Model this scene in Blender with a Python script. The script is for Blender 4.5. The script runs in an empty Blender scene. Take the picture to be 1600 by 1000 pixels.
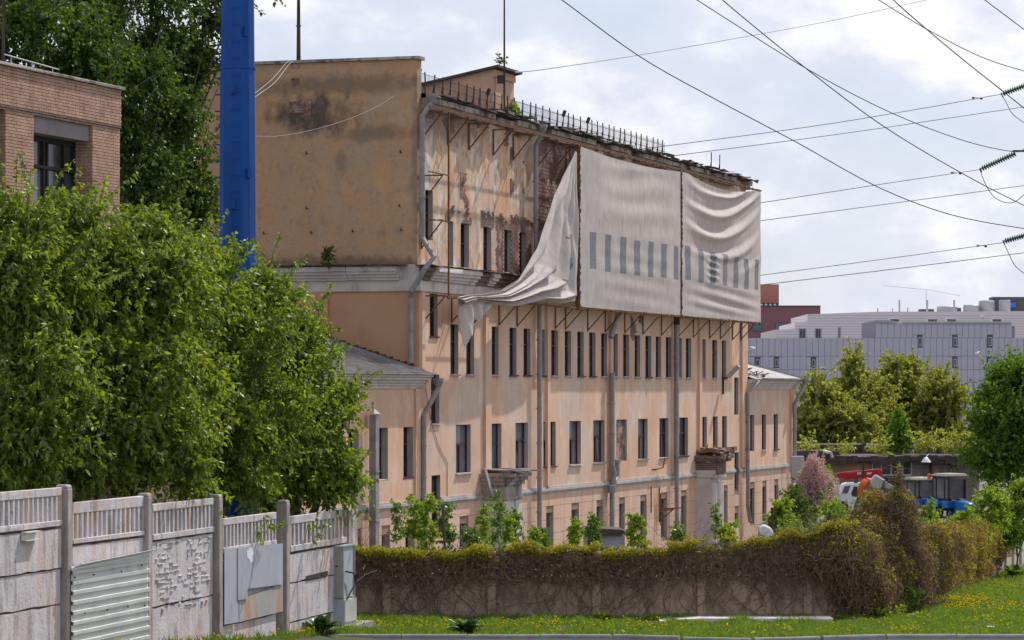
import bpy, math, random
import numpy as np
from mathutils import Vector, noise as mnoise
random.seed(7); rng = np.random.default_rng(11)
sc = bpy.context.scene
# ---------------------------------------------------------------- camera
F = 4800.0; CX = 800.0; HY = 609.0; CZ = 8.5          # pixels at 1600 wide, camera height in metres
cam_d = bpy.data.cameras.new('camera'); cam = bpy.data.objects.new('camera', cam_d)
sc.collection.objects.link(cam); sc.camera = cam
cam.location = (0, 0, CZ); cam.rotation_euler = (math.radians(90), 0, 0)
cam_d.sensor_width = 36; cam_d.lens = 36*F/1600; cam_d.shift_y = (HY-500)/1600
cam_d.clip_start = 1; cam_d.clip_end = 8000
# ---------------------------------------------------------------- sun, sky, exposure
SUN = Vector((1.83, 2.34, 3.75)).normalized()
sun_d = bpy.data.lights.new('sun', 'SUN'); sun = bpy.data.objects.new('sun', sun_d)
sc.collection.objects.link(sun)
sun_d.energy = 3.8; sun_d.angle = math.radians(0.5); sun_d.color = (1.0, 0.955, 0.89)
sun.location = (60, 80, 120); sun.rotation_euler = SUN.to_track_quat('Z', 'Y').to_euler()
W = bpy.data.worlds.new('World'); sc.world = W; W.use_nodes = True
nt = W.node_tree; nt.nodes.clear()
def nn(t, typ, **kw):
    n = t.nodes.new(typ)
    for k, v in kw.items():
        if k.startswith('i_'): n.inputs[k[2:].replace('_', ' ')].default_value = v
        elif k.startswith('n_'): n.inputs[int(k[2:])].default_value = v
        else: setattr(n, k, v)
    return n
sky = nn(nt, 'ShaderNodeTexSky', sky_type='NISHITA', sun_disc=False)
sky.sun_elevation = math.asin(SUN.z); sky.sun_rotation = math.atan2(SUN.x, SUN.y)
sky.air_density = 1.0; sky.dust_density = 0.6; sky.ozone_density = 1.0
bg1 = nn(nt, 'ShaderNodeBackground'); bg1.inputs['Strength'].default_value = 0.11
nt.links.new(sky.outputs[0], bg1.inputs[0])
tc = nn(nt, 'ShaderNodeTexCoord')
mp = nn(nt, 'ShaderNodeMapping'); mp.inputs['Scale'].default_value = (1.0, 1.0, 1.75); mp.inputs['Location'].default_value = (0.385, 0.0, 0.12)
nt.links.new(tc.outputs['Generated'], mp.inputs[0])
n1 = nn(nt, 'ShaderNodeTexNoise', i_Scale=11.0, i_Detail=9.0, i_Roughness=0.52, i_Distortion=0.25)
n2 = nn(nt, 'ShaderNodeTexNoise', i_Scale=34.0, i_Detail=8.0, i_Roughness=0.6)
nt.links.new(mp.outputs[0], n1.inputs['Vector']); nt.links.new(mp.outputs[0], n2.inputs['Vector'])
r1 = nn(nt, 'ShaderNodeValToRGB')
r1.color_ramp.elements[0].position = 0.40; r1.color_ramp.elements[0].color = (0.72, 0.72, 0.72, 1)
r1.color_ramp.elements[1].position = 0.60; r1.color_ramp.elements[1].color = (1, 1, 1, 1)
nt.links.new(n1.outputs[0], r1.inputs[0])
r2 = nn(nt, 'ShaderNodeValToRGB')
r2.color_ramp.elements[0].position = 0.40; r2.color_ramp.elements[0].color = (0.57, 0.60, 0.74, 1)
e = r2.color_ramp.elements.new(0.515); e.color = (0.66, 0.68, 0.79, 1)
r2.color_ramp.elements[2].position = 0.60; r2.color_ramp.elements[2].color = (0.86, 0.86, 0.88, 1)
mxn = nn(nt, 'ShaderNodeMix', data_type='FLOAT'); mxn.inputs[0].default_value = 0.35
nt.links.new(n1.outputs[0], mxn.inputs[2]); nt.links.new(n2.outputs[0], mxn.inputs[3])
nt.links.new(mxn.outputs[0], r2.inputs[0])
bg2 = nn(nt, 'ShaderNodeBackground'); bg2.inputs['Strength'].default_value = 1.0
nt.links.new(r2.outputs[0], bg2.inputs[0])
ms = nn(nt, 'ShaderNodeMixShader'); wo = nn(nt, 'ShaderNodeOutputWorld')
nt.links.new(r1.outputs[0], ms.inputs[0]); nt.links.new(bg1.outputs[0], ms.inputs[1]); nt.links.new(bg2.outputs[0], ms.inputs[2])
nt.links.new(ms.outputs[0], wo.inputs[0])
sc.view_settings.view_transform = 'Standard'; sc.view_settings.look = 'None'
sc.view_settings.gamma = 1; sc.view_settings.use_curve_mapping = False; sc.view_settings.exposure = 0.22
sc.cycles.max_bounces = 6; sc.cycles.transparent_max_bounces = 6
sc.render.engine = 'CYCLES'
# ---------------------------------------------------------------- materials
MATS = {}
def surf(name, c1, c2=None, nscale=0.6, stains=(), rough=0.85, metal=0.0, bump=None, blobs=(), vec=(1, 1, 1), spec=0.3, lo=0.35, hi=0.65):
    m = bpy.data.materials.new(name); m.use_nodes = True; MATS[name] = m
    t = m.node_tree; b = t.nodes['Principled BSDF']
    b.inputs['Roughness'].default_value = rough; b.inputs['Metallic'].default_value = metal
    b.inputs['Specular IOR Level'].default_value = spec
    c1 = tuple(c1)+(1,); c2 = tuple(c2)+(1,) if c2 else c1
    tc = nn(t, 'ShaderNodeTexCoord')
    def noisefac(scale, vec, lo, hi, amt, detail=7.0, rough_=0.6):
        mp = nn(t, 'ShaderNodeMapping'); mp.inputs['Scale'].default_value = vec
        mp.inputs['Location'].default_value = (random.random()*20, random.random()*20, random.random()*20)
        t.links.new(tc.outputs['Object'], mp.inputs[0])
        n = nn(t, 'ShaderNodeTexNoise', i_Scale=scale, i_Detail=detail, i_Roughness=rough_)
        t.links.new(mp.outputs[0], n.inputs['Vector'])
        r = nn(t, 'ShaderNodeMapRange', i_From_Min=lo, i_From_Max=hi, i_To_Min=0.0, i_To_Max=amt)
        t.links.new(n.outputs[0], r.inputs[0]); return r.outputs[0], n.outputs[0]
    f, _ = noisefac(nscale, vec, lo, hi, 1.0)
    mx = nn(t, 'ShaderNodeMix', data_type='RGBA'); mx.inputs[6].default_value = c1; mx.inputs[7].default_value = c2
    t.links.new(f, mx.inputs[0]); out = mx.outputs[2]
    for (col, scale, v, lo_, hi_, amt) in stains:
        f, _ = noisefac(scale, v, lo_, hi_, amt)
        mx = nn(t, 'ShaderNodeMix', data_type='RGBA'); t.links.new(out, mx.inputs[6]); mx.inputs[7].default_value = tuple(col)+(1,)
        t.links.new(f, mx.inputs[0]); out = mx.outputs[2]
    for (col, cen, rad, soft, amt) in blobs:          # a stain with a place of its own, ragged edge
        sub = nn(t, 'ShaderNodeVectorMath', operation='SUBTRACT'); t.links.new(tc.outputs['Object'], sub.inputs[0]); sub.inputs[1].default_value = cen
        dv = nn(t, 'ShaderNodeVectorMath', operation='DIVIDE'); t.links.new(sub.outputs[0], dv.inputs[0]); dv.inputs[1].default_value = rad
        ln = nn(t, 'ShaderNodeVectorMath', operation='LENGTH'); t.links.new(dv.outputs[0], ln.inputs[0])
        n = nn(t, 'ShaderNodeTexNoise', i_Scale=1.6, i_Detail=8.0, i_Roughness=0.65); t.links.new(tc.outputs['Object'], n.inputs['Vector'])
        ad = nn(t, 'ShaderNodeMath', operation='MULTIPLY_ADD', n_1=1.9, n_2=-0.95); t.links.new(n.outputs[0], ad.inputs[0])
        a2 = nn(t, 'ShaderNodeMath', operation='ADD'); t.links.new(ln.outputs['Value'], a2.inputs[0]); t.links.new(ad.outputs[0], a2.inputs[1])
        r = nn(t, 'ShaderNodeMapRange', i_From_Min=1.0, i_From_Max=1.0-soft, i_To_Min=0.0, i_To_Max=amt); t.links.new(a2.outputs[0], r.inputs[0])
        mx = nn(t, 'ShaderNodeMix', data_type='RGBA'); t.links.new(out, mx.inputs[6]); mx.inputs[7].default_value = tuple(col)+(1,)
        t.links.new(r.outputs[0], mx.inputs[0]); out = mx.outputs[2]
    t.links.new(out, b.inputs['Base Color'])
    if bump:
        prev = None
        for (bs, strg) in bump:
            mpb = nn(t, 'ShaderNodeMapping'); mpb.inputs['Scale'].default_value = (1, 1, 1); t.links.new(tc.outputs['Object'], mpb.inputs[0])
            n = nn(t, 'ShaderNodeTexNoise', i_Scale=bs, i_Detail=6.0, i_Roughness=0.6); t.links.new(mpb.outputs[0], n.inputs['Vector'])
            bp = nn(t, 'ShaderNodeBump', i_Strength=strg, i_Distance=0.05); t.links.new(n.outputs[0], bp.inputs['Height'])
            if prev: t.links.new(prev.outputs[0], bp.inputs['Normal'])
            prev = bp
        t.links.new(prev.outputs[0], b.inputs['Normal'])
    return m
def leafmat(name, cols, trans=0.45, gloss=0.06):
    m = bpy.data.materials.new(name); m.use_nodes = True; MATS[name] = m
    t = m.node_tree; t.nodes.clear()
    g = nn(t, 'ShaderNodeNewGeometry'); r = nn(t, 'ShaderNodeValToRGB'); el = r.color_ramp.elements
    for i, c in enumerate(cols):
        p = i/(len(cols)-1)
        if i == 0: e = el[0]; e.position = p
        elif i == len(cols)-1: e = el[len(el)-1]; e.position = p
        else: e = el.new(p)
        e.color = tuple(c)+(1,)
    tc = nn(t, 'ShaderNodeTexCoord'); nz = nn(t, 'ShaderNodeTexNoise', i_Scale=0.8, i_Detail=3.0)
    t.links.new(tc.outputs['Object'], nz.inputs['Vector'])
    mx = nn(t, 'ShaderNodeMix', data_type='FLOAT'); mx.inputs[0].default_value = 0.45
    t.links.new(g.outputs['Random Per Island'], mx.inputs[2]); t.links.new(nz.outputs[0], mx.inputs[3]); t.links.new(mx.outputs[0], r.inputs[0])
    d = nn(t, 'ShaderNodeBsdfDiffuse'); tr = nn(t, 'ShaderNodeBsdfTranslucent'); gl = nn(t, 'ShaderNodeBsdfGlossy', i_Roughness=0.42)
    gm = nn(t, 'ShaderNodeMix', data_type='RGBA', blend_type='MULTIPLY'); gm.inputs[0].default_value = 1; gm.inputs[7].default_value = (1.5, 1.35, 0.55, 1)
    t.links.new(r.outputs[0], gm.inputs[6]); t.links.new(r.outputs[0], d.inputs[0]); t.links.new(gm.outputs[2], tr.inputs[0])
    m1 = nn(t, 'ShaderNodeMixShader'); m1.inputs[0].default_value = trans
    m2 = nn(t, 'ShaderNodeMixShader'); m2.inputs[0].default_value = gloss
    o = nn(t, 'ShaderNodeOutputMaterial')
    t.links.new(d.outputs[0], m1.inputs[1]); t.links.new(tr.outputs[0], m1.inputs[2])
    t.links.new(m1.outputs[0], m2.inputs[1]); t.links.new(gl.outputs[0], m2.inputs[2]); t.links.new(m2.outputs[0], o.inputs[0])
    return m
def clothmat(name, c1, c2, trans=0.25, streak=(0.5, 1, 0.5)):
    m = bpy.data.materials.new(name); m.use_nodes = True; MATS[name] = m
    t = m.node_tree; t.nodes.clear()
    tc = nn(t, 'ShaderNodeTexCoord'); mp = nn(t, 'ShaderNodeMapping'); mp.inputs['Scale'].default_value = streak
    nz = nn(t, 'ShaderNodeTexNoise', i_Scale=2.0, i_Detail=8.0, i_Roughness=0.62)
    t.links.new(tc.outputs['Object'], mp.inputs[0]); t.links.new(mp.outputs[0], nz.inputs['Vector'])
    r = nn(t, 'ShaderNodeValToRGB'); r.color_ramp.elements[0].position = 0.3; r.color_ramp.elements[1].position = 0.7
    r.color_ramp.elements[0].color = tuple(c1)+(1,); r.color_ramp.elements[1].color = tuple(c2)+(1,)
    t.links.new(nz.outputs[0], r.inputs[0])
    d = nn(t, 'ShaderNodeBsdfDiffuse'); tr = nn(t, 'ShaderNodeBsdfTranslucent'); m1 = nn(t, 'ShaderNodeMixShader'); m1.inputs[0].default_value = trans
    t.links.new(r.outputs[0], d.inputs[0]); t.links.new(r.outputs[0], tr.inputs[0])
    n3 = nn(t, 'ShaderNodeTexNoise', i_Scale=5.0, i_Detail=6.0); t.links.new(mp.outputs[0], n3.inputs['Vector'])
    bp = nn(t, 'ShaderNodeBump', i_Strength=0.35, i_Distance=0.05); t.links.new(n3.outputs[0], bp.inputs['Height']); t.links.new(bp.outputs[0], d.inputs['Normal'])
    o = nn(t, 'ShaderNodeOutputMaterial'); t.links.new(d.outputs[0], m1.inputs[1]); t.links.new(tr.outputs[0], m1.inputs[2]); t.links.new(m1.outputs[0], o.inputs[0])
    return m
# ---------------------------------------------------------------- object helpers
COL = sc.collection
def tag(o, label=None, cat=None, group=None, kind=None):
    if label: o['label'] = label
    if cat: o['category'] = cat
    if group: o['group'] = group
    if kind: o['kind'] = kind
    return o
def empty(name, loc, rz=0.0, label=None, cat=None, group=None):
    o = bpy.data.objects.new(name, None); COL.objects.link(o); o.location = loc; o.rotation_euler = (0, 0, rz)
    o.empty_display_size = 0.3
    return tag(o, label, cat, group)
def link(name, me, parent=None, mats=(), loc=None, rot=None):
    for m in mats: me.materials.append(m if not isinstance(m, str) else MATS[m])
    o = bpy.data.objects.new(name, me); COL.objects.link(o); o.parent = parent
    if loc is not None: o.location = loc
    if rot is not None: o.rotation_euler = rot
    return o
class MB:
    def __init__(s): s.v = []; s.f = []; s.m = []
    def quad(s, a, b, c, d, m=0):
        i = len(s.v); s.v += [a, b, c, d]; s.f.append((i, i+1, i+2, i+3)); s.m.append(m); return s
    def poly(s, pts, m=0):
        i = len(s.v); s.v += list(pts); s.f.append(tuple(range(i, i+len(pts)))); s.m.append(m); return s
    def box(s, x0, x1, y0, y1, z0, z1, m=0, j=0.0):
        i = len(s.v)
        P = [(x0,y0,z0),(x1,y0,z0),(x1,y1,z0),(x0,y1,z0),(x0,y0,z1),(x1,y0,z1),(x1,y1,z1),(x0,y1,z1)]
        if j: P = [(a+random.uniform(-j,j), b+random.uniform(-j,j), c+random.uniform(-j,j)) for a,b,c in P]
        s.v += P
        for q in ((0,3,2,1),(4,5,6,7),(0,1,5,4),(1,2,6,5),(2,3,7,6),(3,0,4,7)):
            s.f.append(tuple(i+k for k in q)); s.m.append(m)
        return s
    def bar(s, a, b, w, h=None, m=0):
        h = h or w; a = Vector(a); b = Vector(b); d = (b-a).normalized()
        u = d.cross(Vector((0,0,1)))
        if u.length < 1e-3: u = Vector((1,0,0))
        u.normalize(); v = u.cross(d); i = len(s.v)
        for c in (a, b):
            for (p, q) in ((-1,-1),(1,-1),(1,1),(-1,1)): s.v.append(tuple(c+u*(p*w/2)+v*(q*h/2)))
        for q in ((0,1,2,3),(7,6,5,4),(0,4,5,1),(1,5,6,2),(2,6,7,3),(3,7,4,0)):
            s.f.append(tuple(i+k for k in q)); s.m.append(m)
        return s
    def tube(s, path, r, n=8, m=0, cap=True):
        path = [Vector(p) for p in path]; rs = r if isinstance(r, (list, tuple)) else [r]*len(path)
        rings = []; ref = None
        for k, p in enumerate(path):
            d = (path[min(k+1, len(path)-1)]-path[max(k-1, 0)]).normalized()
            if ref is None:
                ref = d.cross(Vector((0.13, 0.97, 0.2)));
                if ref.length < 1e-3: ref = d.cross(Vector((1, 0, 0)))
            u = (ref-d*ref.dot(d)).normalized(); ref = u; v = d.cross(u); i = len(s.v)
            for a in range(n):
                A = 2*math.pi*a/n; s.v.append(tuple(p+(u*math.cos(A)+v*math.sin(A))*rs[k]))
            rings.append(i)
        for k in range(len(rings)-1):
            for a in range(n):
                b = (a+1) % n
                s.f.append((rings[k]+a, rings[k]+b, rings[k+1]+b, rings[k+1]+a)); s.m.append(m)
        if cap:
            s.f.append(tuple(rings[0]+a for a in reversed(range(n)))); s.m.append(m)
            s.f.append(tuple(rings[-1]+a for a in range(n))); s.m.append(m)
        return s
    def lathe(s, cx, cy, prof, n=16, m=0):
        rings = []
        for (r, z) in prof:
            i = len(s.v); rings.append(i)
            for a in range(n):
                A = 2*math.pi*(a+.5)/n; s.v.append((cx+r*math.cos(A), cy+r*math.sin(A), z))
        for k in range(len(rings)-1):
            for a in range(n):
                b = (a+1) % n; s.f.append((rings[k]+a, rings[k]+b, rings[k+1]+b, rings[k+1]+a)); s.m.append(m)
        s.f.append(tuple(rings[0]+a for a in reversed(range(n)))); s.m.append(m)
        s.f.append(tuple(rings[-1]+a for a in range(n))); s.m.append(m)
        return s
    def prism(s, pts, y0, y1, m=0):   # pts in (x,z), extruded along y
        n = len(pts); i = len(s.v)
        s.v += [(x, y0, z) for x, z in pts]+[(x, y1, z) for x, z in pts]
        s.f.append(tuple(i+k for k in range(n))); s.m.append(m)
        s.f.append(tuple(i+n+k for k in reversed(range(n)))); s.m.append(m)
        for k in range(n):
            l = (k+1) % n; s.f.append((i+k, i+n+k, i+n+l, i+l)); s.m.append(m)
        return s
    def prismx(s, pts, x0, x1, m=0):  # pts in (y,z), extruded along x
        n = len(pts); i = len(s.v)
        s.v += [(x0, y, z) for y, z in pts]+[(x1, y, z) for y, z in pts]
        s.f.append(tuple(i+k for k in reversed(range(n)))); s.m.append(m)
        s.f.append(tuple(i+n+k for k in range(n))); s.m.append(m)
        for k in range(n):
            l = (k+1) % n; s.f.append((i+k, i+l, i+n+l, i+n+k)); s.m.append(m)
        return s
    def build(s, name, mats, parent=None, loc=None, rot=None, smooth=False, bevel=0.0, kind=None, label=None):
        me = bpy.data.meshes.new(name); me.from_pydata(s.v, [], s.f)
        if not isinstance(mats, (list, tuple)): mats = [mats]
        o = link(name, me, parent, mats, loc, rot)
        if len(mats) > 1: me.polygons.foreach_set('material_index', s.m)
        if smooth: me.polygons.foreach_set('use_smooth', [True]*len(s.f))
        me.update()
        if bevel:
            b = o.modifiers.new('bevel', 'BEVEL'); b.width = bevel; b.segments = 1; b.limit_method = 'ANGLE'
        if kind: o['kind'] = kind
        if label: o['label'] = label
        return o
def arrmesh(name, V, Fc, mats, parent=None, midx=None):      # V Nx3, Fc MxK numpy
    me = bpy.data.meshes.new(name); k = Fc.shape[1]
    me.vertices.add(len(V)); me.vertices.foreach_set('co', V.astype(np.float32).ravel())
    me.loops.add(Fc.size); me.loops.foreach_set('vertex_index', Fc.astype(np.int32).ravel())
    me.polygons.add(len(Fc)); me.polygons.foreach_set('loop_start', (np.arange(len(Fc))*k).astype(np.int32))
    if midx is not None: me.polygons.foreach_set('material_index', midx.astype(np.int32))
    me.update(calc_edges=True); me.validate()
    return link(name, me, parent, mats if isinstance(mats, (list, tuple)) else [mats])
def copy_tree(o, parent=None):
    c = o.copy(); COL.objects.link(c); c.parent = parent
    for ch in list(o.children): copy_tree(ch, c)
    return c
class Fr:                                                   # a plan frame: origin and heading; local x along, local y inward
    def __init__(s, O, th): s.O = O; s.th = th; s.c = math.cos(th); s.s = math.sin(th)
    def hit(s, px, py, yl=0.0):
        k = (px-CX)/F; ox = s.O[0]-yl*s.s; oy = s.O[1]+yl*s.c
        t = (k*oy-ox)/(s.c-k*s.s); Y = oy+t*s.s
        return t, CZ+(HY-py)*Y/F
    def x(s, px, yl=0.0): return s.hit(px, 0, yl)[0]
    def z(s, px, py, yl=0.0): return s.hit(px, py, yl)[1]
    def w(s, x, y, z=0.0): return (s.O[0]+x*s.c-y*s.s, s.O[1]+x*s.s+y*s.c, z)
def at(px, py, Y): return Vector(((px-CX)*Y/F, Y, CZ+(HY-py)*Y/F))
def sm(a, b, x):
    t = min(1, max(0, (x-a)/(b-a))); return t*t*(3-2*t)
def gz(x, y):
    return -1.3*sm(116, 168, y)+1.6*sm(-4.5, -14.5, x)*sm(135, 105, y)
# ---- leaves
def leafcloud(P, D, L, wd, fold=0.35, droop=0.0):
    n = len(P); D = D/np.linalg.norm(D, axis=1, keepdims=True)
    R = rng.normal(size=(n, 3)); S = np.cross(D, R); S /= np.linalg.norm(S, axis=1, keepdims=True)+1e-9
    Nn = np.cross(S, D); L = L[:, None]; wd_ = wd*L
    tip = P+D*L; mid = P+D*L*0.42
    V = np.stack([P, mid+S*wd_-Nn*wd_*fold, tip-np.array([0, 0, 1])*L*0.15, mid-S*wd_-Nn*wd_*fold], 1).reshape(-1, 3)
    b = np.arange(n)[:, None]*4
    Fc = np.concatenate([b+np.array([[0, 1, 2]]), b+np.array([[0, 2, 3]])], 0)
    return V, Fc
def twigs(B, D, Ln, k, leafL, spread=0.9, droop=0.25, hang=0.25):
    n = len(B); s = (np.arange(k)[None, :, None]+rng.random((n, k, 1)))/k
    P = B[:, None, :]+D[:, None, :]*Ln[:, None, None]*s; P[:, :, 2:3] -= droop*Ln[:, None, None]*s**2
    lat = rng.normal(size=(n, k, 3)); lat /= np.linalg.norm(lat, axis=2, keepdims=True)
    LD = D[:, None, :]*0.6+lat*spread; LD[:, :, 2] -= hang
    L = leafL*(0.6+0.8*rng.random(n*k))
    return P.reshape(-1, 3), LD.reshape(-1, 3), L
def lobepts(lobes, n, power=0.5, gap=0.0, gfreq=0.6, seed=0, zmin=None):
    w = np.array([(l[1][0]*l[1][1]*l[1][2])**(2/3) for l in lobes]); w /= w.sum(); B = []; O = []
    tries = 0
    while len(B) < n and tries < n*6:
        tries += 1
        l = lobes[rng.choice(len(lobes), p=w)]
        d = rng.normal(size=3); d /= np.linalg.norm(d); r = rng.random()**power*(1+.55*mnoise.noise(Vector(d)*1.9+Vector((l[0][0], l[0][2], seed))))
        p = np.array(l[0])+d*np.array(l[1])*r
        if zmin is not None and p[2] < zmin: continue
        if gap and mnoise.noise(Vector(p)*gfreq+Vector((seed, seed, 0))) < -0.35+gap and rng.random() < 0.96: continue
        B.append(p); O.append(d)
    return np.array(B), np.array(O)
def tree(name, label, cat, lobes, base, mat, barkmat, ntw, k=12, leafL=0.17, wd=0.3, twl=0.7, gap=0.2, trunk_r=0.18, up=0.5, seed=1, droop=0.3, group=None, gfreq=0.6, power=0.45, limbs=True, sprouts=0, hang=0.3, zmin=None, clump=None):
    root = empty(name, base, 0, label, cat, group); b = Vector(base)
    L0 = lobes
    if clump:
        Lc = []; Rc = np.random.default_rng(seed+500)
        for (c, r) in lobes:
            for q in range(clump[0]):
                d = Rc.normal(size=3); d /= np.linalg.norm(d); rr = Rc.uniform(.25, 1.0)**.5; s = clump[1]*Rc.uniform(.6, 1.35)
                Lc.append((tuple(np.array(c)+d*np.array(r)*rr*.9), (s*min(r)*1.1, s*min(r)*1.1, s*min(r)*.62)))
        L0 = Lc
    B, O = lobepts(L0, ntw, power, gap, gfreq, seed, zmin)
    D = O*0.8+rng.normal(size=O.shape)*0.5; D[:, 2] += up; D /= np.linalg.norm(D, axis=1, keepdims=True)
    P, LD, L = twigs(B, D, twl*(0.5+rng.random(len(B))), k, leafL, droop=droop, hang=hang)
    if sprouts:
        Bs, Os = lobepts(lobes, sprouts*3, .15, 0, gfreq, seed, zmin); s_ = Os[:, 2] > -.1; Bs, Os = Bs[s_][:sprouts], Os[s_][:sprouts]
        Ds = Os*.55+rng.normal(size=Os.shape)*.25; Ds[:, 2] += .75; Ds /= np.linalg.norm(Ds, axis=1, keepdims=True); ls = twl*(.9+1.3*rng.random(len(Bs)))
        P2, LD2, L2 = twigs(Bs, Ds, ls, k*2, leafL, droop=.12, hang=hang+.2, spread=.8); P = np.concatenate([P, P2]); LD = np.concatenate([LD, LD2]); L = np.concatenate([L, L2*.9])
        V, Fc = tubes_np([np.array([b_-d_*l_*.6, b_, b_+d_*l_*.6, b_+d_*l_-np.array([0,0,.12*l_])])-np.array(base) for b_, d_, l_ in zip(Bs, Ds, ls)], .014); arrmesh('branch', V, Fc, barkmat, root)['kind'] = 'stuff'
    V, Fc = leafcloud(P-np.array(base), LD, L, wd)
    arrmesh('crown', V, Fc, mat, root)
    mb = MB(); cs = [Vector(l[0]) for l in lobes]; cen = sum(cs, Vector())/len(cs)
    fork = b+(cen-b)*0.3; fork.x = b.x+(cen.x-b.x)*0.15; fork.y = b.y+(cen.y-b.y)*0.15
    R = random.Random(seed)
    mb.tube([Vector((0, 0, -0.3)), (fork-b)*0.5+Vector((R.uniform(-.1,.1), 0, 0)), fork-b], [trunk_r*1.25, trunk_r, trunk_r*0.85], 8)
    if limbs:
        for l in lobes:
            c = Vector(l[0])-b; m1 = (fork-b).lerp(c, 0.5)+Vector((R.uniform(-.4,.4), R.uniform(-.4,.4), R.uniform(-.1,.6)))
            mb.tube([fork-b, m1, c, c+Vector((R.uniform(-.3,.3), 0, l[1][2]*0.7))], [trunk_r*0.7, trunk_r*0.45, trunk_r*0.25, trunk_r*0.08], 6)
            for q in range(6):
                d = Vector((R.gauss(0,1)*l[1][0], R.gauss(0,1)*l[1][1], R.gauss(0,1)*l[1][2]))*0.65
                s0 = m1.lerp(c, R.random()); e_ = c+d
                mb.tube([s0, s0.lerp(e_, .5)+Vector((0, 0, .15)), e_], [trunk_r*.2, trunk_r*.13, trunk_r*.05], 4, cap=False)
    mb.build('trunk', barkmat, root, smooth=True)
    return root
def plobes(L):      # (px,py,rx_px,rz_px,Y,ry)
    out = []
    for l in L:
        px, py, rx, rz, Y = l[:5]; ry = l[5] if len(l) > 5 else (rx+rz)/2*Y/F
        c = at(px, py, Y); out.append(((c.x, c.y, c.z), (rx*Y/F, ry, rz*Y/F)))
    return out
def tubes_np(paths, r, n=3):     # paths: list of (k,3) arrays, many thin stems as one mesh
    V = []; Fc = []; off = 0
    for q, P in enumerate(paths):
        P = np.asarray(P); k = len(P); T = np.gradient(P, axis=0); T /= np.linalg.norm(T, axis=1, keepdims=True)+1e-9
        a = np.cross(T, [0.3, 0.8, 0.52]); a /= np.linalg.norm(a, axis=1, keepdims=True)+1e-9; b = np.cross(T, a)
        rr = r[q] if hasattr(r, '__len__') else r; tp = np.linspace(1, 0.5, k)[:, None]*rr
        for i in range(n):
            A = 2*math.pi*i/n; V.append(P+(a*math.cos(A)+b*math.sin(A))*tp)
        base = off
        for i in range(n):
            j = (i+1) % n; s0 = base+i*k+np.arange(k-1); s1 = base+j*k+np.arange(k-1)
            Fc.append(np.stack([s0, s1, s1+1, s0+1], 1))
        off += n*k
    return np.concatenate(V), np.concatenate(Fc)
# ================================================================ materials in use
surf('plaster_low', (0.72, 0.470, 0.335), (0.62, 0.375, 0.250), 0.25, [((0.58,0.50,0.43), 0.22, (1,1,1), 0.52, 0.62, 0.6), ((0.50,0.34,0.24), 0.8, (1.5,1.5,0.35), 0.50, 0.68, 0.5), ((0.80,0.62,0.48), 0.7, (1.1,1.1,0.6), 0.52, 0.64, 0.45), ((0.30,0.21,0.16), 1.5, (1.6,1.6,0.22), 0.60, 0.72, 0.5), ((0.36,0.25,0.18), 5.0, (1,1,1), 0.62, 0.70, 0.4), ((0.46,0.42,0.38), 0.9, (1,1,0.8), 0.62, 0.68, 0.5)], 0.92, bump=[(22,0.10)])
surf('plaster_ground', (0.70, 0.47, 0.35), (0.60, 0.385, 0.28), 0.5, [((0.66,0.55,0.47), 1.1, (1.5,1.5,0.25), 0.50, 0.64, 0.65), ((0.33,0.22,0.16), 0.9, (1.5,1.5,0.2), 0.54, 0.70, 0.6), ((0.62,0.33,0.16), 0.5, (1.5,1.5,0.15), 0.58, 0.68, 0.5)], 0.92, bump=[(25,0.10)])
surf('plaster_joint', (0.33, 0.21, 0.14), (0.24,0.16,0.11), 1.0, (), 0.95)
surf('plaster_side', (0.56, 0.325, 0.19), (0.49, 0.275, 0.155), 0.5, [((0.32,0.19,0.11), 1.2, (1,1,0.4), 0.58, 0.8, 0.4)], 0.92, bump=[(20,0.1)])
surf('plaster_upper', (0.68, 0.40, 0.23), (0.58, 0.48, 0.40), 0.5, [((0.78,0.70,0.60), 0.6, (1,1,0.7), 0.52, 0.60, 0.7), ((0.40,0.35,0.31), 1.0, (1,1,0.6), 0.52, 0.62, 0.8), ((0.66,0.30,0.12), 0.7, (1.3,1.3,0.22), 0.50, 0.64, 0.75), ((0.30,0.22,0.18), 3.2, (1,1,0.5), 0.54, 0.64, 0.7), ((0.12,0.09,0.075), 1.0, (1.3,1.3,0.15), 0.58, 0.72, 0.7), ((0.78,0.66,0.52), 2.4, (1,1,0.35), 0.60, 0.68, 0.6)], 0.95, bump=[(6,0.25),(30,0.25)],
     blobs=[((0.20,0.14,0.11), (4.0,0,20.6), (7.0,3,0.9), 0.6, 0.7), ((0.2,0.14,0.12), (17.5,0,18.0), (3.6,3,4.4), 0.5, 0.55)])
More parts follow.
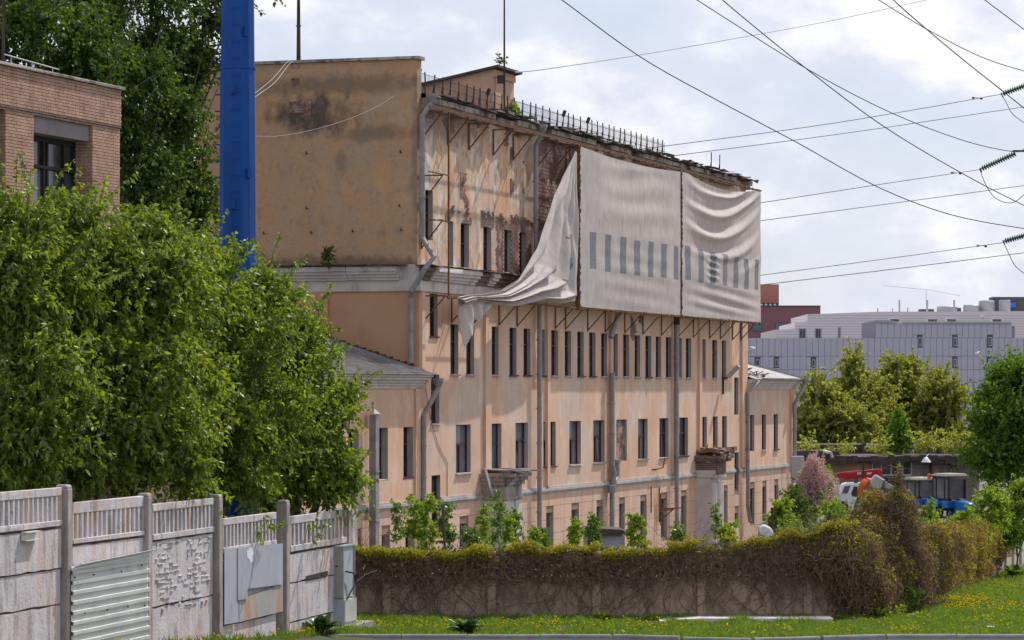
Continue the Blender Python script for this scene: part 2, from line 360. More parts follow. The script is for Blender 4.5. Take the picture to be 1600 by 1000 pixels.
surf('plaster_gable', (0.56, 0.335, 0.185), (0.47, 0.29, 0.17), 0.4, [((0.40,0.31,0.235), 0.9, (1,1,0.7), 0.48, 0.66, 0.7), ((0.24,0.19,0.145), 2.6, (1,1.0,0.8), 0.54, 0.70, 0.5), ((0.36,0.21,0.11), 7.0, (1,1,1), 0.52, 0.64, 0.4), ((0.52,0.29,0.13), 1.5, (1,1,0.2), 0.54, 0.72, 0.6), ((0.10,0.08,0.07), 0.6, (1,1.2,0.3), 0.62, 0.78, 0.4), ((0.47,0.36,0.25), 0.5, (1,.6,1.6), 0.55, 0.68, 0.5)], 0.95, bump=[(3,0.2),(24,0.15)],
     blobs=[((0.075,0.06,0.055), (0,5.2,20.9), (3,2.5,1.1), 0.7, 0.9), ((0.11,0.09,0.075), (0,4.0,22.2), (3,6.0,0.55), 0.6, 0.55), ((0.13,0.11,0.09), (0,2.2,20.0), (3,2.4,0.45), 0.6, 0.55), ((0.14,0.125,0.105), (0,0.1,19), (3,0.35,5), 0.5, 0.5), ((0.09,0.07,0.06), (0,4,14.1), (3,6,0.5), 0.5, 0.6), ((0.12,0.10,0.085), (0,3.7,18.7), (3,0.35,0.7), 0.6, 0.4)])
surf('plaster_roofhouse', (0.58, 0.36, 0.25), (0.50,0.31,0.22), 0.6, [((0.3,0.2,0.15), 1.5, (1,1,0.3), 0.58, 0.8, 0.5)], 0.92, bump=[(20,0.1)])
surf('reveal', (0.42, 0.375, 0.36), (0.34, 0.305, 0.30), 1.2, [((0.2,0.16,0.14), 2.5, (1,1,0.5), 0.58, 0.75, 0.6)], 0.9)
surf('white_moulding', (0.66, 0.60, 0.56), (0.54,0.48,0.45), 0.9, [((0.30,0.25,0.22), 1.6, (1,1,0.6), 0.55, 0.72, 0.7), ((0.12,0.10,0.09), 0.9, (0.9,0.9,0.9), 0.62, 0.76, 0.75)], 0.9, bump=[(14,0.2)])
surf('string_moulding', (0.50, 0.46, 0.44), (0.40,0.37,0.36), 0.9, [((0.24,0.2,0.19), 2.0, (1,1,0.6), 0.5, 0.7, 0.7)], 0.9, bump=[(14,0.2)])
surf('dirty_stone', (0.42, 0.37, 0.33), (0.30,0.26,0.23), 1.3, [((0.10,0.085,0.075), 1.6, (1,1,0.8), 0.5, 0.62, 0.85)], 0.95, bump=[(9,0.4)])
surf('brick_red', (0.27, 0.145, 0.125), (0.15,0.08,0.072), 1.5, [((0.50,0.38,0.31), 1.1, (1,1,1), 0.50, 0.60, 0.75), ((0.07,0.045,0.04), 1.6, (1,1,.5), 0.54, 0.64, 0.7)], 0.92, bump=[(20,0.3)])
surf('brick_old', (0.24, 0.16, 0.13), (0.15,0.105,0.09), 3.0, [((0.4,0.33,0.28), 3.0, (1,1,1), 0.62, 0.72, 0.6)], 0.92, bump=[(20,0.3)])
surf('mortar_dark', (0.14, 0.10, 0.09), (0.22,0.16,0.13), 2.0, (), 0.95, bump=[(18,0.3)])
surf('frame_brown', (0.085, 0.03, 0.025), (0.05,0.022,0.02), 3.0, [((0.2,0.08,0.06), 5, (1,1,1), 0.6, 0.75, 0.6)], 0.6)
surf('frame_grey', (0.22, 0.20, 0.20), (0.12,0.11,0.11), 3.0, (), 0.7)
surf('glass_grey', (0.20, 0.215, 0.24), (0.12,0.14,0.16), 0.8, [((0.02,0.022,0.028), 0.45, (1,1,0.5), 0.5, 0.6, 0.8)], 0.12, spec=0.6)
surf('glass_dark', (0.05, 0.048, 0.052), (0.12,0.115,0.12), 0.9, [((0.015,0.015,0.016), 1.3, (1,1,.5), 0.48, 0.56, 0.8)], 0.15, spec=0.6)
surf('sill_pale', (0.50,0.46,0.45), (0.32,0.28,0.27), 3.0, (), 0.8)
surf('pipe_grey', (0.34, 0.32, 0.325), (0.25,0.235,0.24), 1.2, [((0.12,0.085,0.07), 2.2, (1,1,0.5), 0.56, 0.7, 0.6)], 0.6, metal=0.25)
surf('rust_frame', (0.21, 0.095, 0.035), (0.10,0.05,0.028), 2.0, [((0.36,0.20,0.07), 3, (1,1,1), 0.58, 0.7, 0.6)], 0.85)
surf('dark_metal', (0.035,0.03,0.028), (0.07,0.05,0.04), 2.0, (), 0.75)
surf('roof_felt', (0.05,0.045,0.043), (0.11,0.085,0.07), 1.0, [((0.25,0.2,0.17), 2.0, (1,1,1), 0.6, 0.7, 0.7)], 0.9, bump=[(8,0.4)])
surf('roof_tin', (0.34, 0.32, 0.32), (0.24,0.22,0.22), 0.7, [((0.13,0.095,0.08), 1.5, (1,1,1), 0.52, 0.68, 0.7)], 0.5, metal=0.3)
surf('pole_blue', (0.004, 0.066, 0.30), (0.003,0.054,0.25), 0.8, [((0.03,0.10,0.30), 1.2, (1.5,1.5,0.15), 0.56, 0.72, 0.5), ((0.06,0.05,0.06), 5.0, (1,1,.5), 0.66, 0.72, 0.5), ((0.003,0.03,0.14), 2.0, (1,1,0.12), 0.54, 0.75, 0.6)], 0.5, spec=0.22)
surf('concrete', (0.60, 0.555, 0.575), (0.48,0.435,0.45), 1.0, [((0.56,0.42,0.33), 0.9, (2,2,0.5), 0.53, 0.60, 0.75), ((0.24,0.195,0.18), 1.6, (1.6,1.6,0.35), 0.53, 0.64, 0.6), ((0.64,0.60,0.61), 1.8, (2,2,0.6), 0.55, 0.66, 0.7), ((0.10,0.085,0.08), 6.0, (1.5,1.5,0.6), 0.64, 0.70, 0.7)], 0.93, bump=[(9,0.45),(40,0.3)])
surf('concrete_post', (0.42, 0.36, 0.34), (0.31,0.265,0.25), 1.0, [((0.16,0.12,0.105), 2.0, (2,2,0.4), 0.52, 0.66, 0.7), ((0.56,0.50,0.48), 3.0, (1,1,0.4), 0.6, 0.7, 0.6)], 0.93, bump=[(9,0.35),(40,0.2)])
surf('concrete_tan', (0.49, 0.35, 0.265), (0.40,0.285,0.22), 0.7, [((0.22,0.16,0.12), 1.3, (1,1,0.5), 0.5, 0.68, 0.7)], 0.93, bump=[(14,0.25)])
surf('concrete_pale', (0.50, 0.44, 0.38), (0.42,0.37,0.32), 0.7, [((0.26,0.21,0.17), 1.3, (1,1,0.5), 0.55, 0.7, 0.6)], 0.93, bump=[(14,0.2)])
surf('concrete_kerb', (0.34, 0.33, 0.325), (0.25,0.24,0.235), 1.5, [((0.12,0.11,0.1), 3, (1,1,1), 0.55, 0.7, 0.6)], 0.93, bump=[(20,0.3)])
surf('grey_paint', (0.42, 0.43, 0.49), (0.36,0.37,0.42), 0.7, [((0.20,0.20,0.22), 1.6, (1,1,0.4), 0.55, 0.7, 0.5)], 0.6)
surf('grey_paint_rusty', (0.40, 0.385, 0.38), (0.34,0.33,0.33), 0.7, [((0.45,0.20,0.07), 0.9, (1.4,1.4,0.45), 0.48, 0.64, 0.8)], 0.7)
surf('zinc_sheet', (0.68, 0.69, 0.67), (0.58,0.59,0.575), 0.8, [((0.3,0.3,0.28), 2, (1,1,1), 0.55, 0.7, 0.4)], 0.45, metal=0.35)
surf('cabinet_olive', (0.34, 0.34, 0.30), (0.28,0.28,0.25), 0.9, [((0.2,0.16,0.11), 2.2, (1,1,0.6), 0.58, 0.7, 0.6)], 0.65)
surf('wall_brick', (0.52, 0.325, 0.24), (0.37,0.215,0.16), 2.2, [((0.50,0.33,0.26), 5.0, (1,1,2), 0.55, 0.7, 0.7), ((0.15,0.09,0.075), 6.0, (1,1,2), 0.60, 0.7, 0.7)], 0.92, bump=[(25,0.3)])
surf('lintel_grey', (0.27, 0.23, 0.235), (0.22,0.19,0.19), 1.0, [((0.12,0.09,0.085), 2.0, (1,1,0.4), 0.6, 0.72, 0.6)], 0.8)
surf('black_frame', (0.02,0.017,0.016), (0.04,0.035,0.032), 2.0, (), 0.7)
surf('clad_violet', (0.47, 0.45, 0.535), (0.44,0.42,0.50), 0.05, (), 0.55, metal=0.1)
surf('clad_seam', (0.25, 0.24, 0.28), None, 1, (), 0.8)
surf('clad_pale', (0.72, 0.655, 0.66), (0.68,0.62,0.62), 0.05, (), 0.8)
surf('wall_purple', (0.21, 0.10, 0.115), (0.19,0.09,0.105), 0.05, (), 0.8)
surf('wall_redblock', (0.42, 0.17, 0.14), (0.38,0.155,0.13), 0.05, (), 0.8)
surf('steel_light', (0.42,0.42,0.43), (0.33,0.33,0.35), 0.3, (), 0.5, metal=0.3)
surf('steel_dark', (0.10,0.10,0.12), (0.06,0.06,0.07), 0.3, (), 0.6)
surf('glass_teal', (0.10,0.17,0.19), (0.05,0.09,0.11), 0.3, (), 0.2, spec=0.6)
surf('blue_paint', (0.02,0.16,0.52), None, 1, (), 0.5)
surf('tractor_blue', (0.015,0.17,0.50), (0.012,0.14,0.42), 2, (), 0.4)
surf('truck_white', (0.74,0.74,0.76), (0.66,0.66,0.68), 1, (), 0.4)
surf('crane_red', (0.42,0.012,0.02), (0.33,0.01,0.016), 1, (), 0.4)
surf('orange', (0.72,0.16,0.03), (0.55,0.12,0.03), 2, (), 0.5)
surf('rubber', (0.015,0.015,0.016), None, 1, (), 0.8)
surf('cab_black', (0.03,0.03,0.035), None, 1, (), 0.5)
surf('cab_glass', (0.15,0.14,0.15), (0.06,0.06,0.065), 1.2, (), 0.15, spec=0.7)
surf('lamp_grey', (0.42,0.43,0.42), (0.34,0.35,0.34), 1.5, (), 0.5)
surf('white_plastic', (0.75,0.76,0.78), None, 1, (), 0.4)
surf('garage_wall', (0.20,0.165,0.16), (0.13,0.11,0.105), 0.3, [((0.33,0.27,0.25), 0.5, (1,1,0.3), 0.52, 0.66, 0.7), ((0.04,0.035,0.03), 0.7, (1.2,1.2,0.2), 0.52, 0.66, 0.8)], 0.95, bump=[(3,0.3)])
surf('wire_dark', (0.03,0.03,0.035), None, 1, (), 0.6)
surf('cable_white', (0.55,0.53,0.5), None, 1, (), 0.7)
surf('insulator_green', (0.05,0.12,0.09), (0.08,0.16,0.12), 4, (), 0.25, spec=0.6)
surf('asphalt', (0.06,0.06,0.062), (0.045,0.045,0.046), 2, (), 0.95, bump=[(40,0.2)])
surf('soil', (0.05,0.06,0.02), (0.075,0.062,0.03), 0.6, [((0.045,0.08,0.015), 1.5, (1,1,1), 0.45, 0.6, 0.8)], 0.95, bump=[(10,0.4)])
surf('yard', (0.17,0.155,0.14), (0.13,0.12,0.105), 0.1, [((0.06,0.08,0.03), 0.3, (1,1,1), 0.5, 0.65, 0.8)], 0.95)
surf('bark', (0.085,0.065,0.05), (0.13,0.105,0.085), 2, (), 0.95, bump=[(12,0.5)])
surf('bark_grey', (0.16,0.14,0.12), (0.09,0.08,0.07), 2, (), 0.95, bump=[(12,0.5)])
surf('vine_stem', (0.10, 0.062, 0.042), (0.34, 0.24, 0.17), 6, (), 0.9)
clothmat('tarp_cloth', (0.58,0.52,0.49), (0.72,0.665,0.635), 0.26, (1.2, 1, 0.5))
clothmat('tarp_print', (0.24,0.245,0.265), (0.30,0.305,0.33), 0.15, (1, 1, 3))
leafmat('leaf_maple', [(0.045,0.09,0.014),(0.11,0.18,0.022),(0.21,0.29,0.036),(0.35,0.42,0.07)], 0.54, 0.04)
leafmat('leaf_poplar', [(0.025,0.055,0.012),(0.06,0.115,0.018),(0.16,0.23,0.035)], 0.46, 0.03)
leafmat('leaf_far', [(0.13,0.165,0.04),(0.24,0.275,0.065),(0.40,0.42,0.12)], 0.52, 0.02)
leafmat('leaf_bright', [(0.045,0.12,0.014),(0.11,0.22,0.022),(0.22,0.36,0.035)], 0.48, 0.02)
leafmat('leaf_shrub', [(0.10,0.19,0.022),(0.20,0.31,0.035),(0.32,0.43,0.06)], 0.5, 0.02)
leafmat('leaf_vine', [(0.15,0.115,0.03),(0.24,0.22,0.03),(0.33,0.33,0.04),(0.40,0.42,0.06)], 0.48, 0.02)
leafmat('leaf_vine_green', [(0.06,0.13,0.02),(0.12,0.22,0.03),(0.20,0.30,0.05)], 0.45)
leafmat('leaf_brown', [(0.12,0.065,0.042),(0.19,0.11,0.06),(0.27,0.19,0.07)], 0.35, 0.02)
leafmat('lilac', [(0.46,0.30,0.38),(0.58,0.42,0.48),(0.64,0.49,0.53)], 0.25, 0.02)
leafmat('grass_blade', [(0.18,0.17,0.05),(0.085,0.15,0.02),(0.13,0.22,0.025),(0.19,0.29,0.035),(0.26,0.34,0.06)], 0.45, 0.03)
leafmat('leaf_lime', [(0.03,0.08,0.010),(0.085,0.17,0.018),(0.22,0.33,0.035)], 0.5, 0.02)
leafmat('petal', [(0.70,0.47,0.01),(0.85,0.62,0.02)], 0.2, 0.0)
leafmat('burdock', [(0.025,0.075,0.02),(0.045,0.11,0.03)], 0.25, 0.15)

# ================================================================ terrain
def ground():
    xs = np.concatenate([[-900,-500,-250,-120,-70], np.arange(-45, 70.1, 1.5), [90,130,250,500,900]])
    ys = np.concatenate([[30,60,75], np.arange(80, 200.1, 2.0), [230,270,340,450,700,1200,2500]])
    V = np.array([(x, y, gz(x, y)) for y in ys for x in xs]); nx = len(xs)
    Fq = np.array([(j*nx+i, j*nx+i+1, (j+1)*nx+i+1, (j+1)*nx+i) for j in range(len(ys)-1) for i in range(nx-1)])
    cy = V[Fq[:, 0], 1]; cx = V[Fq[:, 0], 0]
    mid = ((cy > 126) & (cx < 16)) | (cy > 168)
    o = arrmesh('ground', V, Fq, ['soil', 'yard'], None, mid.astype(int)); tag(o, kind='structure')
ground()
KY = lambda x: 105.0-1.6*math.exp(-((x-8)/3.2)**2)
def kerb():
    root = empty('kerb', (0, 0, 0)); tag(root, kind='structure')
    x = -6.2; k = 0
    while x < 24:
        L = 2.35+random.uniform(-.15, .15); y = KY(x+L/2); a = math.atan2(KY(x+L)-KY(x), L)
        mb = MB(); mb.prismx([(-.10,-.2),(-.10,.10),(-.07,.14),(.12,.14),(.12,-.2)], -L/2+.02, L/2-.02)
        mb.build('kerb_stone', 'concrete_kerb', root, (x+L/2, y, random.uniform(-.015, .015)), (0, 0, a)); x += L
    mb = MB(); xs = np.arange(-40, 60, 2.0)
    for a, b in zip(xs[:-1], xs[1:]):
        mb.quad((a, 84, -.02+2.0*sm(-4.5,-14.5,a)*0), (b, 84, -.02), (b, KY(b)-.1, .004), (a, KY(a)-.1, .004))
    o = mb.build('road', 'asphalt'); tag(o, kind='structure')
kerb()

# ================================================================ main building
TH = math.atan2(4800, 1600)
B = Fr((-4.14, 137.0), TH)
bld = empty('derelict_factory_building', (B.O[0], B.O[1], 0), TH, 'long peeling orange plaster factory block with torn white sheeting, behind the vine covered wall', 'building')
def rect(px0, px1, z0, z1): return (B.x(px0), B.x(px1), z0, z1)
def wall(mb, x0, x1, z0, z1, ops, y=0.0, dep=0.3, m=0, mr=1):
    ops = [o for o in ops if o[0] > x0 and o[1] < x1 and o[3] > z0 and o[2] < z1]
    xs = sorted(set([x0, x1]+[o[0] for o in ops]+[o[1] for o in ops]))
    for a, b in zip(xs[:-1], xs[1:]):
        if b-a < 1e-5: continue
        c = (a+b)/2; zz = sorted([(max(o[2], z0), min(o[3], z1)) for o in ops if o[0] < c < o[1]]); cur = z0
        for (p, q) in zz:
            if p > cur: mb.quad((a,y,cur),(b,y,cur),(b,y,p),(a,y,p), m)
            cur = max(cur, q)
        if cur < z1: mb.quad((a,y,cur),(b,y,cur),(b,y,z1),(a,y,z1), m)
    for (a, b, p, q) in ops:
        Y = y+dep
        mb.quad((a,y,p),(a,y,q),(a,Y,q),(a,Y,p), mr); mb.quad((b,y,q),(b,y,p),(b,Y,p),(b,Y,q), mr)
        mb.quad((a,y,q),(b,y,q),(b,Y,q),(a,Y,q), mr); mb.quad((a,Y,p),(b,Y,p),(b,y,p),(a,y,p), mr)
def window(r, parent, y=0.19, style=0, sill=True, glass='glass_dark', fm='frame_brown', name='window', tr=0.66):
    a, b, p, q = r; t = 0.055; mb = MB(); w = b-a
    mb.box(a,a+t,y,y+.07,p,q); mb.box(b-t,b,y,y+.07,p,q); mb.box(a+t,b-t,y,y+.07,q-t,q); mb.box(a+t,b-t,y,y+.07,p,p+t)
    zt = p+(q-p)*tr
    if style != 3:
        mb.box(a+t,b-t,y-.02,y+.06,zt-.04,zt+.04)
    if style == 1:
        c = (a+b)/2-.02; mb.box(c-.045,c+.045,y-.01,y+.07,p+t,zt-.04); mb.box(c+.10,c+.14,y+.01,y+.07,p+t,zt-.04)
    if style == 2:
        for f_ in (.28, .5, .75): mb.box(a+w*f_-.03,a+w*f_+.03,y,y+.07,p+t,q-t)
        for f_ in (.3, .6): mb.box(a+t,b-t,y+.002,y+.058,p+(q-p)*f_-.03,p+(q-p)*f_+.03)
    o = mb.build(name, fm, parent)
    mb = MB(); mb.box(a+.01,b-.01,y+.075,y+.11,p+.01,q-.01); mb.build('pane', glass, o)
    if sill:
        j = random.uniform(-.02, .03); mb = MB(); mb.box(a-.06,b+.08,-.10-j,y-.005,p-.045,p+.02, j=.012); mb.build('sill', 'sill_pale' if random.random() < .6 else 'frame_brown', o)
    return o
R3 = [(703.7,716.2),(728.4,741),(766,779),(796,807),(818,829),(845,851.5),(861.3,872),(882.4,892.3),(902,912),(920.6,930.5),(939.4,948.7),(956.5,965.4),(973.7,983),(991.6,1000.2),(1008.5,1017.6),(1024.7,1033),(1040.5,1049),(1058,1065.5),(1071.7,1080),(1095.4,1102.7),(1113,1120.6),(1128,1134.7)]
R2 = [(712.3,735.5),(762,783.5),(805.4,824.7),(849.2,868.3),(889.4,907.6),(927,944.3),(963,979.4),(997,1012),(1030.4,1044.4),(1061.3,1075)]
R2b = [(1097,1104.5),(1114,1121.4),(1128.4,1135.7)]
R1 = [(718,732),(853.4,864.8),(894,904.7),(932,942.3),(967.4,976.5),(1000.5,1010),(1033.5,1042.6),(1064.3,1072.7),(1131,1136.5)]
R4 = [(702.9,711.5),(722.8,736),(758.3,770.8),(790.7,802.5),(814,824.8)]
W3 = [rect(a,b,9.2,11.52) for a,b in R3]; W2 = [rect(a,b,4.62,6.88) for a,b in R2]+[rect(a,b,4.75,6.88) for a,b in R2b]
W1 = [rect(a,b,0.02,2.29) for a,b in R1]; W4 = [rect(a,b,14.2,16.25) for a,b in R4]
ST = [rect(671.5,684,10.9,12.84), rect(673.3,686.5,6.95,9.19), rect(674.2,688,2.37,4.63), rect(1147.4,1154,6.95,9.26), rect(1147.6,1154.3,2.33,4.6), rect(1148,1154.3,0,.82)]
S4 = [rect(667.6,679.6,15.26,17.5)]
WL = [(B.x(a),B.x(b),4.62,6.86) for a,b in ((541,557),(589,602.7),(627,642.6))]; WL1 = [(B.x(a),B.x(b),.02,2.25) for a,b in ((545,561),(593,606),(630,645))]
XE = B.x(1165)
WR = [rect(a,b,4.6,6.9) for a,b in ((1171.3,1178.6),(1190.3,1197),(1209,1215.5))]+[rect(a,b,-.02,2.24) for a,b in ((1172.3,1179),(1191.2,1197.7),(1210,1216))]
XR = B.x(1241)
ZB = -1.6
mb = MB()
wall(mb, 0, XE, 3.62, 14.1, W3+W2+ST[:5], 0, .215)
wall(mb, -14, -.0, 3.62, 9.2, WL, -.10, .34)
wall(mb, XE, XR, 3.62, 9.2, WR, .0, .20)
mb.quad((XE,0,9.2),(XE,10.9,9.2),(XE,10.9,21.5),(XE,0,21.5),0); mb.quad((XR,0,ZB),(XR,11,ZB),(XR,11,9.2),(XR,0,9.2),0)
mb.quad((0,10.87,ZB),(XR,10.87,ZB),(XR,10.87,9.2),(0,10.87,9.2),0); mb.quad((0,10.87,9.2),(XE,10.87,9.2),(XE,10.87,21.6),(0,10.87,21.6),0)
mb.quad((-14,-.10,ZB),(-14,11,ZB),(-14,11,9.2),(-14,-.10,9.2),0); mb.quad((0,-.10,3.62),(0,0,3.62),(0,0,9.2),(0,-.10,9.2),0)
mb.build('facade_wall', ['plaster_low','reveal'], bld)
mb = MB(); wall(mb, -14, 0, ZB, 3.3, [o for o in WL1], -.06, .34, 0, 1); wall(mb, 0, XE, ZB, 3.3, W1+[ST[2],ST[4],ST[5]], .04, .24, 0, 1); wall(mb, XE, XR, ZB, 3.3, WR, .04, .18, 0, 1)
mb.build('base_wall', ['plaster_joint','reveal'], bld)
# the string course carries over the stair window; split it there
def blocks():
    ops = WL1+W1+[ST[2],ST[4],ST[5]]+WR
    for k in range(7):
        z0 = ZB+.1+k*.69; z1 = z0+.675
        if z1 > 3.3: z1 = 3.29
        x = -13+(k % 2)*.95
        while x < XR:
            e = min(x+1.9, XR); a, b = x+.012, e-.012; y0 = -.10 if x < 0 else 0.0
            if a < 0 < b: b = -.004
            segs = [(a, b)]
            for (o0, o1, p, q) in ops:
                if q > z0 and p < z1:
                    ns = []
                    for (s0, s1) in segs:
                        if o1 <= s0 or o0 >= s1: ns.append((s0, s1)); continue
                        if o0 > s0: ns.append((s0, o0))
                        if o1 < s1: ns.append((o1, s1))
                    segs = ns
            for (s0, s1) in segs:
                if s1-s0 < .12: continue
                m = MB(); m.box(s0, s1, y0, y0+.05, z0, z1); m.build('plaster_block', 'plaster_ground', bld)
            x = e if not (x < 0 < x+1.9) else 0.0
blocks()
# upper storey
mb = MB(); wall(mb, .0, XE, 14.1, 21.6, W4+S4, .10, .25)
mb.build('upper_wall', ['plaster_upper','reveal'], bld)
mb = MB(); mb.box(-.004, .55, .098, 10.9, 14.12, 23.25); mb.build('gable_wall', 'plaster_gable', bld)
mb = MB(); mb.box(-.10, .65, -.02, 11.0, 23.25, 23.40, j=.02); mb.build('parapet_coping', 'dirty_stone', bld)
mb = MB(); mb.quad((0,10.87,ZB),(0,0.002,ZB),(0,0.002,13.0),(0,10.87,13.0)); mb.box(-.10,.0,4.35,5.45,9.6,12.9); mb.build('side_wall', 'plaster_side', bld)
mb = MB()
for s in ((-.02,.0), ): pass
mb.box(-.003, .55, .002, 10.87, 12.9, 14.1); mb.build('side_wall_band', 'white_moulding', bld)
# roofs
mb = MB(); mb.quad((.55,-.45,21.72),(XE+.1,-.45,21.72),(XE+.1,5.4,22.5),(.55,5.4,22.5)); mb.quad((.55,5.4,22.5),(XE+.1,5.4,22.5),(XE+.1,11.2,21.72),(.55,11.2,21.72))
mb.quad((.55,-.45,21.64),(.55,-.45,21.72),(XE+.1,-.45,21.72),(XE+.1,-.45,21.64)); mb.quad((.55,.2,21.6),(.55,-.45,21.64),(XE+.1,-.45,21.64),(XE+.1,.2,21.6))
mb.poly([(XE+.1,-.45,21.6),(XE+.1,11.2,21.6),(XE+.1,5.4,22.5)])
mb.build('roof', 'roof_felt', bld)
# ragged eave: short strips of bent sheet, bricks and moulding
R = random.Random(3); mb = MB(); x = .6
while x < XE:
    L = R.uniform(.5, 1.6); h = R.uniform(.04, .12); z = 21.62+R.uniform(-.05, .16)
    mb.box(x, x+L, -.62+R.uniform(-.1,.15), -.35, z, z+h, j=.06); x += L*R.uniform(.8, 1.15)
for q in range(26):
    x = R.uniform(8, XE-3); a = R.uniform(.6, 1.8); mb.bar((x, -.4, 21.8), (x+a, -.45+R.uniform(-.2,.2), 21.8+R.uniform(-.04,.12)), .3*R.random()+.1, .03)
mb.build('eave_flashing', 'roof_felt', bld, kind='stuff')
mb = MB(); x = .6
while x < XE:
    L = R.uniform(.6, 2.2)
    if R.random() < .72: mb.box(x, x+L-.03, -.36, .1, 21.36, 21.6, j=.02); mb.box(x, x+L-.03, -.22, .1, 21.1, 21.36, j=.02)
    elif R.random() < .5: mb.box(x, x+L-.05, -.16, .1, 21.2, 21.55, j=.05)
    x += L
mb.build('eave_moulding', 'dirty_stone', bld, kind='stuff')
# snow guard along the eave
sg = MB()
sg.bar((.8,.35,22.75),(42,.35,22.55),.02); sg.bar((.8,.35,22.35),(42,.35,22.2),.02)
x = .8
while x < 42:
    sg.bar((x,.35,21.8),(x+R.uniform(-.02,.02),.35,22.72),.012); x += .17
sgo = sg.build('snow_guard', 'wire_dark', bld); sgo['kind'] = 'stuff'
x = .8; pm = None
while x < 42.2:
    m = MB(); l = R.uniform(-.12,.12); m.bar((0,0,-.95),(l,0,.25),.05); m.bar((l*.5,0,-.1),(-.3+l,.05,-.92),.03)
    if R.random() < .15: m.bar((0,0,.0),(.05,-.1,.3),.16)
    m.build('post', 'dark_metal', sgo, (x,.35,22.60)); x += R.uniform(.90, 1.25)
xq = B.x(1133)
for xx in (B.x(1120), xq): m = MB(); m.bar((0,0,-.9),(0.05,0,.35),.05); m.bar((0,0,-.2),(-.3,.05,-.9),.03); m.build('post','dark_metal', sgo,(xx,.35,22.6))
# ---- cornice between the storeys (side and facade)
mb = MB(); mb.box(.12, 23, -.12, .0, 12.90, 13.40); mb.box(-.12, .12, -.12, 10.9, 12.90, 13.40); mb.build('frieze', 'white_moulding', bld, bevel=.02)
mb = MB()
def crown(a, b, j=.012):
    mb.box(a, b, -.26, -.0, 13.40, 13.52, j=j); mb.box(a, b, -.36, -.0, 13.52, 13.66, j=j); mb.box(a, b, -.50, -.0, 13.66, 13.80, j=j); mb.box(a, b, -.60, -.0, 13.80, 14.00, j=j)
crown(.9, B.x(735)); crown(B.x(754), B.x(764))
for (a, b) in ((.9, 3.3), (3.32, 6.0), (6.03, 10.9)):
    for (d, z0, z1) in ((.26,13.40,13.52),(.36,13.52,13.66),(.50,13.66,13.80),(.60,13.80,14.00)):
        mb.box(-d, 0, a, b, z0, z1, j=.012)
mb.build('crown_moulding', 'white_moulding', bld)
def bricks(name, x0, x1, z0, z1, mask, y=0.0, th=.02, mat='brick_red', bl=.30, bh=.095, parent=None, seed=0, axis='x', jt=.014, sgn=1):
    R = random.Random(seed); m = MB(); k = 0; z = z0
    while z < z1-.02:
        x = x0-(bl+jt)/2*(k % 2); zz = min(z+bh, z1)
        while x < x1:
            a, b = max(x, x0), min(x+bl, x1)
            if b-a > .03 and mask((a+b)/2, z+bh/2):
                d = R.uniform(0, .012)
                if axis == 'x': m.box(a, b, y-th-d if sgn > 0 else y, y if sgn > 0 else y+th+d, z, zz)
                else: m.box(y-th-d, y, a, b, z, zz)
            x += bl+jt
        z += bh+jt; k += 1
    if m.f: return m.build(name, mat, parent or bld, kind='stuff')
nzm = lambda x, z, f, s: mnoise.noise(Vector((x*f, z*f, s)))
# broken stretches of the cornice show courses of dark brick
for (a, b, s) in ((.05, .85, 1), (B.x(735)+.05, B.x(870), 2)):
    for (d, z0, z1) in ((.20,13.40,13.58),(.30,13.60,13.78),(.42,13.80,13.98)):
        bricks('exposed_brick', a, b, z0, z1, lambda x, z: nzm(x, z, 1.3, s) > -.28, -d+.0, .02 if False else d-.02 if False else .03, 'brick_old', seed=s)
        mb = MB(); mb.box(a, b, -d, 0, z0-.01, z1); mb.build('brick_core', 'mortar_dark', bld)
mb = MB(); x = -.2; R = random.Random(5)
while x < 24: L = R.uniform(.7, 1.8); mb.box(x, x+L, -.72+R.uniform(-.06,.1), .12, 14.03, 14.08, j=.035); x += L
y = .5
while y < 11: L = R.uniform(.7, 1.8); mb.box(-.72+R.uniform(-.08,.1), .0, y, y+L, 14.03, 14.09, j=.035); y += L
mb.build('cornice_flashing', 'roof_felt', bld)
# string course
def band(name, x0, x1, y0, prof, mat, gaps=()):
    xs = [x0]; 
    for g in sorted(gaps):
        if x0 < g[0] < x1: xs += [g[0], g[1]]
    xs.append(x1); m = MB()
    for a, b in zip(xs[::2], xs[1::2]):
        for (d, z0, z1) in prof: m.box(a, b, y0-d, y0+.06, z0, z1)
    return m.build(name, mat, bld)
gp = [(ST[2][0],ST[2][1]), (ST[4][0],ST[4][1])]
prof = [(.05,3.30,3.40),(.12,3.40,3.52),(.06,3.52,3.62)]
band('string_course', 0.0, XR+.1, 0.0, prof, 'string_moulding', gp); band('string_course', -14, -.002, -.10, prof, 'string_moulding')
# pilaster strips
m = MB()
for (pa, pb) in ((655.5,660),(755,764),(852,856),(951,954.8),(1048.5,1056),(1090,1094),(1157,1165)):
    a, b = B.x(pa), B.x(pb); m = MB(); m.box(a, b, -.14, 0, 3.63, 12.89); m.build('pilaster', 'plaster_low', bld)
for (pa, pb) in ((1165.5,1169.5),(1234,1241)):
    a, b = B.x(pa), B.x(pb); m = MB(); m.box(a, b, -.10, 0, 3.63, 8.6); m.build('pilaster', 'plaster_low', bld)
m = MB(); m.box(-.9, -.0, -.18, -.10, 3.63, 8.6); m.build('pilaster', 'plaster_low', bld)
